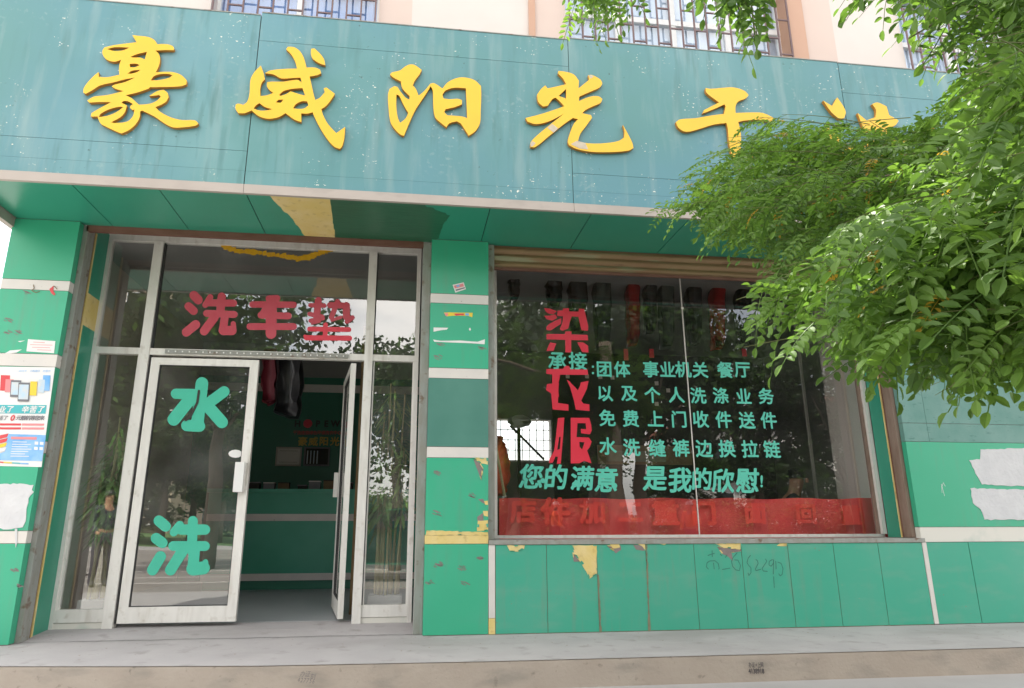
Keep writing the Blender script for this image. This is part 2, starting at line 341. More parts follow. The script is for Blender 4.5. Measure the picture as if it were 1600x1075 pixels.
def smooth_loop(pts, sub=3, corner=50):
    n = len(pts); P_ = [Vector((p[0], p[1])) for p in pts]; cr = []
    for i in range(n):
        a = P_[i]-P_[i-1]; b = P_[(i+1) % n]-P_[i]
        ang = 180 if a.length < 1e-9 or b.length < 1e-9 else math.degrees(abs(a.angle_signed(b))); cr.append(ang > corner)
    outp = []
    for i in range(n):
        p1, p2 = P_[i], P_[(i+1) % n]; L = (p2-p1).length
        p0 = P_[i-1] if not cr[i] else p1-(p2-p1); p3 = P_[(i+2) % n] if not cr[(i+1) % n] else p2+(p2-p1)
        t1 = (p2-p0); t2 = (p3-p1)
        if t1.length > 1e-9: t1 = t1.normalized()*L
        if t2.length > 1e-9: t2 = t2.normalized()*L
        for k in range(sub):
            t = k/sub; t_2 = t*t; t3 = t_2*t
            q = p1*(2*t3-3*t_2+1)+t1*(t3-2*t_2+t)+p2*(-2*t3+3*t_2)+t2*(t3-t_2); outp.append((q.x, q.y))
    return outp
def px_loop(pts, Y, scale=1, off=(0, 0), sub=3, corner=50):
    q = smooth_loop([(off[0]+p[0]/scale, off[1]+p[1]/scale) for p in pts], sub, corner) if sub > 1 else [(off[0]+p[0]/scale, off[1]+p[1]/scale) for p in pts]
    r_ = []
    for a, b in q:
        w = W(a, b, Y); r_.append((w.x, w.z))
    return r_
def flat(name, m, parent, pts, Y, t=.0015, scale=1, off=(0, 0), sub=1, corner=50, jag=0):
    """a thin sheet stuck on the plane y = Y, outline surveyed from the photo"""
    if jag:
        q = []; r_ = random.Random(len(pts)*7+int(pts[0][0]))
        for i, p in enumerate(pts):
            a = pts[(i+1) % len(pts)]; L = math.hypot(a[0]-p[0], a[1]-p[1]); k = max(1, int(L/scale/5))
            for j in range(k): q.append((p[0]+(a[0]-p[0])*j/k+(r_.uniform(-jag, jag)*scale if j else 0), p[1]+(a[1]-p[1])*j/k+(r_.uniform(-jag, jag)*scale if j else 0)))
        pts = q
    lp = px_loop(pts, Y, scale, off, sub, corner); ob_ = MB().prism([lp], Y-t, Y+.0002).build(name, m, parent)
    if name in ('torn_patch', 'bare_patch') and len(lp) > 6:      # curled flakes of cladding hanging at the torn rim
        r_ = random.Random(int(lp[0][0]*1000)); fb = MB(); cx_ = sum(p[0] for p in lp)/len(lp); cz_ = sum(p[1] for p in lp)/len(lp)
        for k in range(0, len(lp), 2):
            if r_.random() < .45: continue
            a, c = Vector((lp[k][0], 0, lp[k][1])), Vector((lp[(k+1) % len(lp)][0], 0, lp[(k+1) % len(lp)][1])); mid = (a+c)/2; inn = (Vector((cx_, 0, cz_))-mid); inn = inn.normalized()*min(inn.length*.4, r_.uniform(.006, .018)); h = r_.uniform(.004, .011)
            fb.add([(a.x, Y-t-.0006, a.z), (c.x, Y-t-.0006, c.z), (c.x+inn.x*.8, Y-t-h, c.z+inn.z*.8), (a.x+inn.x, Y-t-h*.7, a.z+inn.z)], [(0, 1, 2, 3)])
        if fb.f: q_ = fb.build('curled_flakes', 'dado' if name == 'torn_patch' else 'yellow', parent); q_['kind'] = 'stuff'
    return ob_
def capsule(a, b, r_, n=7):
    a = Vector(a); b = Vector(b); d = b-a; t = math.atan2(d.y, d.x)
    return [(b.x+r_*math.cos(t-math.pi/2+math.pi*k/n), b.y+r_*math.sin(t-math.pi/2+math.pi*k/n)) for k in range(n+1)] + \
           [(a.x+r_*math.cos(t+math.pi/2+math.pi*k/n), a.y+r_*math.sin(t+math.pi/2+math.pi*k/n)) for k in range(n+1)]
def strokes(name, m, parent, ss, Y, scale, off, t0=.001):
    b = MB(); k = 0
    for s_ in ss:
        if len(s_) == 5: lp = capsule(s_[0:2], s_[2:4], s_[4])
        else: lp = s_[0]
        k += 1
        lp2 = px_loop(lp, Y, scale, off, 1)
        b.prism([lp2], Y-t0-.0003*k, Y-.0003)
    return b.build(name, m, parent)
_tc = {}
def glyph(ch, bold=.0):
    key = (ch, bold)
    if key not in _tc:
        c = D.curves.new('g', 'FONT'); c.body = ch; c.offset = bold; c.resolution_u = 2
        o = D.objects.new('g', c); COL.objects.link(o); bpy.context.view_layer.update()
        dg = bpy.context.evaluated_depsgraph_get(); me = o.evaluated_get(dg).to_mesh()
        vs = [(v.co.x, v.co.y) for v in me.vertices]; fs = [tuple(p.vertices) for p in me.polygons]
        o.evaluated_get(dg).to_mesh_clear(); D.objects.remove(o); D.curves.remove(c)
        _tc[key] = (vs, fs)
    return _tc[key]
def text(b, s_, cx, cz, em, Y, bold=.0, sx=1, shear=0, center=True, flip=False):
    """print flat lettering into mesh b on the plane y = Y, centred on cx, cz (metres)"""
    wt = bold; vs, fs = glyph(s_)
    if not vs: return
    x0 = min(v[0] for v in vs); x1 = max(v[0] for v in vs); z0 = min(v[1] for v in vs); z1 = max(v[1] for v in vs)
    mx_, mz_ = (x0+x1)/2, (z0+z1)/2; f_ = -1 if flip else 1
    q = []
    for v in vs:
        z = (v[1]-mz_)*em; q.append((cx+f_*(v[0]-mx_)*em*sx+shear*z, Y, cz+z))
    k = 0; w_ = wt*em
    for dx, dz in ((0, 0), (w_, 0), (-w_, 0), (0, w_), (0, -w_), (.7*w_, .7*w_), (-.7*w_, .7*w_), (.7*w_, -.7*w_), (-.7*w_, -.7*w_)) if wt > 0 else ((0, 0),):
        b.add([(p[0]+dx, p[1]-k*.00008, p[2]+dz) for p in q], fs); k += 1
def text_px(b, s_, px, py, hpx, Y, bold=.0, sx=1, shear=0, flip=False):
    c = W(px, py, Y); em = (W(px, py-hpx/2, Y)-W(px, py+hpx/2, Y)).length/.88
    text(b, s_, c.x, c.z, em, Y, bold, sx, shear, flip=flip)
def seam(b, p0, p1, Y, w=.004):
    a = W(p0[0], p0[1], Y); c = W(p1[0], p1[1], Y); d = (c-a); n_ = Vector((-d.z, 0, d.x)).normalized()*w/2
    b.add([a-n_, c-n_, c+n_, a+n_], [(0, 1, 2, 3)])

# ------------------------------------------------------------------ ground
F = -.663; ZS = 3.107; GD = .5; GW = .42
XL, XR = -3.107, 9.0
edge = [(-9, -.50), (-3.2, -.66), (-2.3, -.70), (-1.55, -.80), (-.8, -.885), (.5, -.935), (3.8, -.95), (XR, -.95)]
b = MB(); top = [(x, y) for x, y in edge]; n = len(edge)
vs = [(x, y, 0) for x, y in edge]+[(x, .62, 0) for x, y in edge]; fs = [(i, i+1, n+i+1, n+i) for i in range(n-1)]
struct(b.add(vs, fs).build('porch_floor', 'concrete'))
b = MB(); vs = [(x, y, -.008) for x, y in edge]+[(x, y-.012, -.17) for x, y in edge]+[(x, y+.012, 0) for x, y in edge]+[(x, y+.012, .0005) for x, y in edge]
fs = [(n+i, n+i+1, i+1, i) for i in range(n-1)]+[(i, i+1, 2*n+i+1, 2*n+i) for i in range(n-1)]
step = struct(b.add(vs, fs).build('porch_step', 'stepface'))
b = MB()
for ch, px, py in (('办', 1172, 1039), ('证', 1177, 1039), ('*', 1181.5, 1039), ('上', 1186, 1039), ('网', 1190.5, 1039)): text_px(b, ch, px, py, 8, -.960, .01, .62)
for i, ch in enumerate('4138918'): text_px(b, ch, 1171.3+i*3.5, 1048.5, 9.5, -.961, .03, .75)
b.build('stencil_print', 'ink', step)
b = MB()
for ch, px, py in (('办', 473, 1053), ('证', 481, 1053), ('刻', 489, 1057)): text_px(b, ch, px, py, 9, -.951, -.01, .9, .25)
for i, ch in enumerate('427756'): text_px(b, ch, 467+i*4.6, 1062+i*.5, 9, -.951, 0, .8, .25)
b.build('stencil_print', 'ink_faint', step)
# raised threshold in front of the door
b = MB(); xs = [-2.62+i*.136 for i in range(21)]; vs = []; fs = []
for x in xs: vs += [(x, .10+.02*math.sin(x*7), .001), (x, .30+.03*math.sin(x*3), .022+.006*math.sin(x*5)), (x, .44, .030), (x, .62, .034)]
for i in range(20):
    for k in range(3): fs.append((i*4+k, i*4+4+k, i*4+5+k, i*4+1+k))
struct(b.add(vs, fs).build('threshold_ramp', 'concrete'))
b = MB(); rr = random.Random(15)
for k in range(140):
    x = rr.uniform(-3, 5.2); y = rr.uniform(-.6, -.02); a = rr.uniform(0, 3.1); L = rr.uniform(.004, .014); b.add([(x, y, .003), (x+L*math.cos(a), y+L*math.sin(a), .004), (x+L*math.cos(a+1.3), y+L*math.sin(a+1.3), .0035)], [(0, 1, 2)])
litter = b.build('leaf_litter', 'wood'); litter['kind'] = 'stuff'; litter['label'] = 'tiny scraps of grit and dry leaf scattered on the porch'; litter['category'] = 'litter'
b = MB(); rr = random.Random(5); pts = [(W(100, 991, 0).x+i*.09, .085+.012*rr.uniform(-1, 1)) for i in range(32)]
for i in range(31): b.add([(pts[i][0], pts[i][1], .0035), (pts[i+1][0], pts[i+1][1], .0035), (pts[i+1][0], pts[i+1][1]+.007, .0035), (pts[i][0], pts[i][1]+.006, .0035)], [(0, 1, 2, 3)])
struct(b.build('floor_crack', 'seam'))
struct(box('ground', 'asphalt', None, -260, 260, -260, 260, -.6, -.36))
struct(box('pavement', 'paving', None, -60, 60, -4.1, -.3, -.34, -.155))
struct(box('kerb', 'kerb', None, -60, 60, -4.25, -4.104, -.34, -.16))
b = MB()
for y in (-6.2, -8.1, -9.4, -11.2, -13.4): b.box(-40, 40, y-.05, y+.05, -.359, -.356)
struct(b.build('sun_stripes', 'band'))  # pale strips: sun falling between tree shadows, painted onto the road
struct(box('far_kerb', 'kerb', None, -60, 60, -20.2, -19.9, -.359, -.2))
struct(box('far_pavement', 'paving', None, -60, 60, -23.5, -20.203, -.359, -.205))
struct(box('park_lawn', 'grass', None, -60, 7, -60, -23.503, -.359, -.19))
struct(box('yard_ground', 'paving', None, -30, 30, 5.4, 30, -.359, -.15))

# ------------------------------------------------------------------ the building
B = thing('shop_building', 'two storey building with green panelled shop front and white stripes', 'building', (0, 0, 0))
# inner shell
BX0, BX1, BY = -3.10, 8.9, 4.5
rw0, rw1 = W(772, 700, BY).x, W(862, 700, BY).x; rz0, rz1 = W(810, 722, BY).z, W(810, 655, BY).z
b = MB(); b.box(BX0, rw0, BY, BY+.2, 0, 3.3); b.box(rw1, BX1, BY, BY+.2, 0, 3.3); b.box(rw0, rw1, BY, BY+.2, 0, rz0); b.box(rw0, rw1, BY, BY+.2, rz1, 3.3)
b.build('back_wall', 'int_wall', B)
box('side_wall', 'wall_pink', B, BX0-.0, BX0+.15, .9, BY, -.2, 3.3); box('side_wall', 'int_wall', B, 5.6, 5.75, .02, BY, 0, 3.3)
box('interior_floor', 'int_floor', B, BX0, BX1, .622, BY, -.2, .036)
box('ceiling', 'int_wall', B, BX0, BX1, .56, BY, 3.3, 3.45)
zz = lambda y: W(480, y, BY).z
gx1 = .45
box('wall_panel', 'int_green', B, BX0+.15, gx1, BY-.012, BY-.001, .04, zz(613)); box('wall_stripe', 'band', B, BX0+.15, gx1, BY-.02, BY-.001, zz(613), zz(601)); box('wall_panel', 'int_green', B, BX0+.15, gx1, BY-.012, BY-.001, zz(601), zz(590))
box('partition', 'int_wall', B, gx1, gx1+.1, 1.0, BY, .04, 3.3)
box('dim_backdrop', 'int_dark', B, rw1+.02, 5.6, BY-.02, BY-.001, .04, 3.3)  # dark sheet over the back wall: the room's gloom put into its colour
xc0, xc1 = W(1350, 700, .62).x, W(1400, 700, .62).x
box('interior_column', 'wall_white', B, xc0, xc1, .62, 1.1, .04, 3.29)
# rear window with grille
rw = box('rear_window', 'upper_frame', B, rw0, rw1, BY+.02, BY+.05, rz0, rz0+.03)
b = MB()
for i in range(9):
    x = rw0+(rw1-rw0)*i/8; b.box(x-.006, x+.006, BY+.05, BY+.062, rz0+.03, rz1)
for i in range(5):
    z = rz0+.03+(rz1-rz0-.03)*i/4; b.box(rw0, rw1, BY+.064, BY+.074, z-.006, z+.006)
b.build('grille', 'band', rw)
MB().tube([W(797, 665, BY-.3), W(850, 718, BY-.3)], .018).build('stair_rail', 'black', B)
box('stair_post', 'black', B, W(808, 700, BY-.3).x, W(813, 700, BY-.3).x, BY-.33, BY-.29, .04, W(810, 662, BY).z)

# pillars: stacked composite panels and white stripes on a core
BZ = [.645, .712, 1.285, 1.367, 1.915, 1.998, 2.542, 2.625]
def pillar(x0, x1, zs, mats, yd=.07, jitter=0):
    core = box('pillar', 'purple', B, x0+.004, x1-.004, .006, .55 if x1 < 4 else .4, 0, ZS+.01)
    for i in range(len(zs)-1):
        z0, z1 = zs[i], zs[i+1]; m = mats[i]
        box('stripe' if m.startswith('band') or m == 'yellow' else 'panel', m, core, x0, x1, 0 if m != 'panel' else .0, yd, z0+.002, z1-.002)
    return core
P1 = pillar(XL, -2.62, [.004, .66, .745, 1.29, 1.375, 1.923, 2.02, 2.522, 2.604, ZS-.003], ['panel', 'band', 'panel', 'band', 'panel', 'band', 'panel', 'band', 'panel'])
P2 = pillar(.158, .637, [.004, .64, .705, 1.283, 1.367, 1.912, 1.996, 2.542, 2.625, ZS-.003], ['panel', 'yellow', 'panel', 'band', 'panel_dull', 'band', 'panel', 'band', 'panel'])
P3 = box('pillar', 'purple', B, 4.24, XR, .006, .4, 0, ZS+.01)
xs3 = [4.232, 5.36, 6.5, 7.6, XR]
for i in range(4):
    x0, x1 = xs3[i]+(.002 if i else 0), xs3[i+1]-.002
    box('panel', 'panel', P3, x0, x1, 0, .05, .756, 1.458); box('stripe', 'band_stained', P3, x0, x1, -.004, .05, .636, .752)
xs3b = [4.232, W(1449, 670).x, 5.7, 6.9, 8.0, XR]; zc = 1.62
for i in range(5):
    for z0, z1 in ((1.462, zc-.002), (zc+.002, 2.5), (2.504, ZS-.003)):
        box('panel', 'panel_faded', P3, xs3b[i]+(.003 if i else 0), xs3b[i+1], .001, .05, z0, z1)
xs3c = [4.275, W(1513, 850).x, 5.6, 6.3, 7.0, 7.7, 8.4, XR]
for i in range(7): box('panel', 'dado', P3, xs3c[i]+(.003 if i else 0), xs3c[i+1]-.003, 0, .02, .006, .632)
box('stripe', 'band', P3, 4.234, 4.272, -.002, .02, .008, .632)
# low wall under the window
DW = box('low_wall', 'seam_b', B, .64, 4.232, .004, .40, 0, .631)
box('stripe', 'band', DW, .640, .688, -.002, .02, .115, .630); box('stripe', 'yellow', DW, .640, .688, 0, .02, .004, .112)
for i in range(9):
    x0 = .691+i*(4.231-.691)/9; box('panel', 'dado', DW, x0+.0025, x0+(4.231-.691)/9-.0025, 0, .02, .006, .630)
# torn patches
T = .0015
for pts in ([(66, 66), (123, 66), (120, 78), (105, 86), (75, 84)], [(274, 66), (354, 65), (353, 160), (330, 173), (320, 150), (300, 118), (283, 95)], [(733, 60), (818, 58), (816, 78), (760, 74)], [(940, 60), (965, 59), (963, 68), (930, 67)], [(485, 62), (508, 62), (510, 82), (498, 68)], [(395, 62), (425, 62), (428, 72), (405, 76)], [(548, 60), (578, 60), (570, 65)]):
    flat('torn_patch', 'yellow', DW, pts, 0, .002, 2.051, (760, 820), jag=.6)
for pts in ([(276, 88), (288, 92), (302, 118), (280, 118)], [(470, 64), (500, 66), (507, 84), (480, 80)], [(385, 66), (430, 66), (432, 80), (415, 92), (395, 76)]):
    flat('bare_patch', 'purple', DW, pts, 0, .0012, 2.051, (760, 820), jag=.5)
flat('bare_patch', 'purple', DW, [(360, 35), (690, 70), (700, 100), (560, 120), (580, 240), (520, 180), (420, 130)], 0, .0006, 8.889, (1080, 850), jag=.4)
for pts in ([(512, 62), (515, 62), (525, 345), (519, 345)], [(356, 160), (360, 160), (369, 350), (363, 350)]):
    flat('sealant_strip', 'seam_b', DW, pts, 0, .003, 2.051, (760, 820), jag=.8)
# graffiti number
def pen(b, lines, w, Y, scale, off):
    for ln in lines:
        pts = [W(off[0]+p[0]/scale, off[1]+p[1]/scale, Y) for p in ln]
        for i in range(len(pts)-1):
            a, c = pts[i], pts[i+1]; d = (c-a); nn = Vector((-d.z, 0, d.x)).normalized()*w/2; b.add([a-nn, c-nn, c+nn, a+nn], [(0, 1, 2, 3)])
b = MB()
pen(b, [[(230, 160), (270, 145), (325, 130)], [(290, 90), (293, 180)], [(240, 350), (212, 320), (220, 260), (260, 235), (330, 232), (375, 270), (390, 340), (380, 350)], [(310, 260), (320, 350)], [(400, 140), (430, 165)], [(480, 150), (500, 160), (470, 190)], [(430, 355), (540, 335)], [(640, 120), (580, 190), (560, 240), (575, 310), (620, 360), (670, 370), (685, 300), (650, 225), (600, 220)], [(825, 155), (790, 200), (775, 260), (800, 300), (830, 330), (830, 400), (800, 440), (790, 400)], [(895, 215), (920, 230), (930, 270), (890, 350), (900, 370), (970, 350)], [(1030, 205), (1050, 240), (985, 340), (1000, 375), (1060, 380)], [(1130, 215), (1085, 240), (1080, 290), (1110, 310), (1140, 270), (1145, 215), (1140, 420)], [(1145, 450), (1150, 530), (1155, 610)], [(1175, 235), (1180, 350)], [(1200, 250), (1250, 270), (1275, 340), (1265, 420), (1235, 445), (1215, 410)]], .0055, -.0012, 8.889, (1080, 850))
b.build('graffiti', 'marker', DW)['kind'] = 'stuff'
# pillar marks
for pts in ([(255, 302), (320, 302), (320, 330), (290, 325)], [(305, 480), (320, 478), (321, 495), (310, 495)], [(300, 520), (321, 520), (321, 543), (305, 540)], [(280, 560), (321, 558), (321, 600), (276, 602)], [(70, 600), (320, 606), (322, 619), (66, 619)]):
    flat('torn_patch', 'yellow', P2, pts, 0, .002, 2.622, (640, 600), jag=.5)
for pts in ([(262, 308), (290, 325), (302, 345), (294, 395), (275, 345)], [(280, 472), (300, 470), (318, 492), (300, 488)], [(277, 545), (300, 528), (303, 560), (278, 562)]):
    flat('bare_patch', 'purple', P2, pts, 0, .0012, 2.622, (640, 600), jag=.5)
for pts in ([(155, 628), (250, 630), (240, 642), (205, 645), (155, 655)], [(383, 638), (390, 628), (397, 640), (390, 650)], [(152, 706), (200, 714), (330, 712), (400, 718), (440, 720), (487, 704), (485, 736), (400, 730), (300, 726), (160, 720)]):
    flat('tape_scrap', 'paper', P2, pts, 0, .002, 4.1375, (640, 360))
cs = flat('candy_sticker', 'printyellow', P2, [(222, 532), (260, 530), (330, 532), (408, 533), (405, 562), (380, 552), (280, 552), (240, 556)], 0, .0015, 4.1375, (640, 360))
flat('print_patch', 'printred', cs, [(285, 538), (350, 537), (352, 550), (330, 548), (300, 552)], -.0016, .0008, 4.1375, (640, 360)); flat('print_patch', 'printblue', cs, [(358, 536), (382, 536), (385, 550), (362, 550)], -.0016, .0008, 4.1375, (640, 360))
flat('print_patch', 'printpink', cs, [(226, 536), (250, 534), (245, 552), (232, 552)], -.0016, .0008, 4.1375, (640, 360))
b = MB()
rr = random.Random(3)
for (px, py) in ((680, 738), (733, 772), (679, 800), (682, 882), (686, 880), (747, 872), (720, 885), (723, 909), (682, 557), (751, 543), (686, 535), (668, 908), (20, 890), (28, 914), (10, 498), (8, 518), (25, 518), (40, 456)):
    for k in range(7):
        x = px+rr.uniform(-5, 5); y = py+rr.uniform(-3, 3); L = rr.uniform(3, 8); pen(b, [[(x, y), (x+L, y+L*.5)]], rr.uniform(.003, .007), -.0012, 1, (0, 0))
b.build('scuff_marks', 'purple', P2)['kind'] = 'stuff'
# small card sticker
ST = thing('card_sticker', 'small tilted pink and blue printed card stuck high on the pillar between door and window', 'sticker', W(717, 449))
flat('card', 'paper', ST, [(278, 352), (350, 336), (364, 380), (296, 402)], 0, .002, 4.1375, (640, 360))
flat('print', 'printpink', ST, [(285, 358), (345, 343), (352, 362), (293, 376)], -.002, .0008, 4.1375, (640, 360)); flat('print', 'printblue', ST, [(300, 356), (320, 350), (325, 362), (305, 367)], -.003, .0006, 4.1375, (640, 360)); flat('print', 'printgrey', ST, [(296, 383), (356, 367), (358, 374), (299, 392)], -.002, .0008, 4.1375, (640, 360))
# things on the left pillar
NT = thing('paper_note', 'white printed notice with small lines on the left pillar above the phone poster', 'notice', W(63, 542))
flat('sheet', 'paper', NT, [(44, 530), (86.5, 533), (84.5, 552), (41.5, 549)], 0, .002)
b = MB()
for k, (x0, x1) in enumerate(((52, 70), (47, 82), (50, 78), (58, 80))): pen(b, [[(x0, 534.5+k*4), (x1, 535.3+k*4)]], .004, -.0025, 1, (0, 0))
b.build('printed_lines', 'printpink', NT)
flat('red_scrap', 'printred', P1, [(297, 660), (322, 640), (320, 668), (333, 690), (325, 698), (308, 684)], 0, .003, 3.84, (0, 280))
b = MB(); pen(b, [[(322, 640), (330, 645), (343, 660)], [(200, 632), (205, 655), (190, 668), (215, 680), (240, 672)]], .006, -.004, 3.84, (0, 280)); b.build('string_scrap', 'wood', P1)
for pts in ([(30, 1045), (60, 1028), (130, 1022), (100, 1040), (60, 1046)], [(108, 972), (150, 968), (120, 978)]): flat('tape_scrap', 'paper', P1, pts, 0, .0015, 3.84, (0, 280))
flat('plaster_smear', 'plaster', P1, [(-10, 483), (60, 484), (118, 487), (112, 505), (119, 512), (100, 535), (96, 560), (92, 600), (80, 635), (40, 642), (-10, 640)], 0, .004, 2.238, (0, 540), jag=1.2)
flat('paint_drip', 'plaster', P1, [(53, 640), (61, 640), (60, 690), (56, 706)], -.0, .0055, 2.238, (0, 540))
for pts in ([(1532, 702), (1600, 700), (1600, 760), (1534, 757), (1524, 740), (1514, 719), (1531, 718)], [(1516, 763), (1600, 765), (1600, 812), (1538, 812), (1532, 796), (1520, 786)]):
    flat('plaster_smear', 'plaster', P3, pts, 0, .004, jag=1)
b = MB(); pen(b, [[(1477, 760), (1474, 754), (1472, 760), (1474, 768), (1476, 775)], [(1471, 756), (1472, 770)]], .003, -.0012, 1, (0, 0)); b.build('chalk_mark', 'paper', P3)
# phone poster
PO = thing('poster', 'white and blue mobile phone poster pasted on the left green pillar', 'poster', W(40, 650))
s5 = (5.375, (0, 540))
def pf(name, m, pts, lay, sub=1): return flat(name, m, PO, pts, -.002-.0011*lay, .0010, s5[0], s5[1], sub)
flat('sheet', 'paper', PO, [(-60, 176), (462, 182), (405, 600), (350, 1020), (-60, 1010)], 0, .002, *s5)
pf('blue_panel', 'printblue', [(60, 742), (385, 752), (382, 790), (352, 970), (-60, 960), (-60, 930), (40, 890)], 1)
pf('title_bar', 'cyan', [(-60, 497), (392, 500), (382, 572), (-60, 568)], 1)
for i, (x0, y0, w_, h_, m) in enumerate([(0, 248, 85, 132, 'printred'), (40, 282, 75, 110, 'printpink'), (355, 248, 68, 132, 'printblue'), (318, 284, 60, 112, 'printlight'), (248, 300, 65, 120, 'printyellow'), (84, 290, 95, 142, 'printgrey'), (148, 310, 102, 160, 'printgrey')]):
    ph = pf('phone', m, [(x0+8, y0), (x0+w_, y0+2), (x0+w_-8, y0+h_), (x0, y0+h_-2)], 1+i*.6)
    if m == 'printgrey': flat('screen', 'printlight', ph, [(x0+14, y0+16), (x0+w_-8, y0+18), (x0+w_-16, y0+h_-18), (x0+6, y0+h_-20)], -.002-.0011*(1.6+i*.6), .0006, *s5)
def ptext(s_, m, x, y, step_, h, bold=0, lay=3, sx=1):
    b = MB()
    for i, ch in enumerate(s_):
        if ch != ' ': text_px(b, ch, (x+i*step_)/5.375, 540+y/5.375, h/5.375, -.002-.0011*lay, bold, sx, .12)
    b.build('lettering', m, PO)
ptext('毕业了 辛苦了', 'paper', -45, 535, 65, 52, .03)
ptext('0', 'printred', 107, 607, 40, 60, .03); ptext('元靓机等您来', 'printgrey', 158, 607, 39, 36, .02); ptext('活了', 'printgrey', 5, 607, 42, 36, .01)
ptext('一机在手 订购通讯 优惠中', 'printblue', 150, 213, 22, 18)
for y in (662, 695):
    pf('red_strip', 'printred', [(-40, y-9), (178, y-8), (175, y+9), (-40, y+8)], 1); pf('red_strip', 'printpink', [(186, y-8), (372, y-7), (368, y+10), (184, y+9)], 1)
pf('red_strip', 'printpink', [(92, 765), (310, 768), (306, 790), (92, 786)], 2)
for k, (m) in enumerate(('printred', 'printred', 'printyellow', 'paper')): pf('ribbon_banner', m, [(-30, 760+k*38), (72-k*6, 738+k*38), (60-k*6, 768+k*38), (-30, 792+k*38)], 2+k*.3)
b = MB()
for k in range(7): pen(b, [[(105-k*3, 808+k*20), (225+((k*37) % 60)-k*4, 810+k*20)]], .005, -.0055, *s5)
b.build('printed_lines', 'paper', PO)
for x, y in ((292, 806), (336, 808), (288, 850), (332, 852)): pf('phone_icon', 'paper', [(x, y), (x+30, y+1), (x+28, y+26), (x-1, y+25)], 2)
for k, m in enumerate(('printred', 'printyellow', 'cyan', 'printblue')): pf('colour_strip', m, [(-40+k*70, 972+k*4), (30+k*70, 976+k*4), (30+k*70, 986+k*4), (-40+k*70, 982+k*4)], 2)

# ------------------------------------------------------------------ canopy (part of the building) and the sign
CN = box('canopy', 'seam', B, -3.10, XR, F+.05, .05, ZS+.006, 4.55)
sx_ = [W(108, 287, F).x, W(246, 293, F).x, W(383, 303, F).x, W(561, 311, F).x, W(767, 322, F).x]; print('soffit seams', [round(v, 3) for v in sx_])
sxx = [-3.09]+sx_
while sxx[-1] < XR-.9: sxx.append(sxx[-1]+.79)
sxx.append(XR)
for i in range(len(sxx)-1): box('soffit_panel', 'soffit', CN, sxx[i]+.0035, sxx[i+1]-.0035, F+.002, .068, ZS, ZS+.006)
def soffit_patch(name, m, pts, t, jag=.8):
    q = []; rr = random.Random(9)
    for i, p in enumerate(pts):
        a = pts[(i+1) % len(pts)]; L = math.hypot(a[0]-p[0], a[1]-p[1]); k = max(1, int(L/4))
        for j in range(k): q.append((p[0]+(a[0]-p[0])*j/k+(rr.uniform(-jag, jag) if j else 0), p[1]+(a[1]-p[1])*j/k+(rr.uniform(-jag, jag) if j else 0)))
    w = [G(x, y, ZS-t) for x, y in q]; tr = tessellate_polygon([[Vector((v.x, v.y, 0)) for v in w]]); nn = len(w)
    vs = [(v.x, max(min(v.y, .066), F+.004), ZS-t) for v in w]+[(v.x, max(min(v.y, .066), F+.004), ZS-.0002) for v in w]
    return MB().add(vs, [tuple(t_) for t_ in tr]+[(i, (i+1) % nn, nn+(i+1) % nn, nn+i) for i in range(nn)]).build(name, m, CN)
soffit_patch('bare_patch', 'yellow', [(416, 300), (516, 306), (518, 330), (524, 373), (480, 373), (455, 340), (432, 318)], .002)
soffit_patch('painted_patch', 'soffit_dark', [(514, 305), (600, 311), (655, 318), (672, 324), (703, 337), (692, 352), (686, 372), (672, 378), (522, 373), (517, 330)], .0015, 1.2)
SG = thing('shop_sign', 'long teal fascia signboard with large raised yellow Chinese calligraphy over the shop', 'sign', (0, F, 3.1))
box('backing', 'seam', SG, -3.108, XR, F+.004, F+.045, ZS+.06, 4.6)
for x0, x1 in ((-3.11, -1.228), (-1.225, 1.217), (1.220, 3.62), (3.623, 6.06), (6.063, XR)): box('edge_trim', 'trim', SG, x0, x1, F-.008, F+.02, 3.098, 3.168)
box('edge_trim', 'trim', SG, -3.14, -3.095, F+.021, .05, 3.03, 3.168)
secs = [(-3.11, -1.232, [3.17, 3.278, 3.439, 4.625]), (-1.225, 1.214, [3.17, 3.276, 4.395, 4.65]), (1.219, 3.617, [3.17, 3.277, 3.43, 4.665]), (3.623, 6.057, [3.17, 3.277, 4.365, 4.66]), (6.063, XR, [3.17, 3.277, 3.43, 4.66])]
for x0, x1, zs in secs:
    for i in range(len(zs)-1): box('sign_panel', 'teal', SG, x0, x1, F-(.0015 if i == 0 else 0), F+.004, zs[i]+.0015, zs[i+1]-(.0005 if i == 0 else .0015))
    box('top_cap', 'steel', SG, x0, x1, F-.004, F+.3, zs[-1], zs[-1]+.008)
LF = F-.027
def letter(loops, scale, off, patches=()):
    lps = [px_loop(l, LF, scale, off, 3, 42) for l in loops]
    o = MB(); o.prism(lps, LF, F-.001, side=1); ob = o.build('sign_letter', ['letter', 'letter_side'], SG)
    for p in patches: flat('peeled_patch', 'letter_bare', ob, p, LF, .0012, scale, off)
    return ob
s1 = (3.5825, (0, 0)); s2 = (4, (360, 40)); s3 = (3.3333, (760, 40)); s4 = (3.2, (1040, 0))
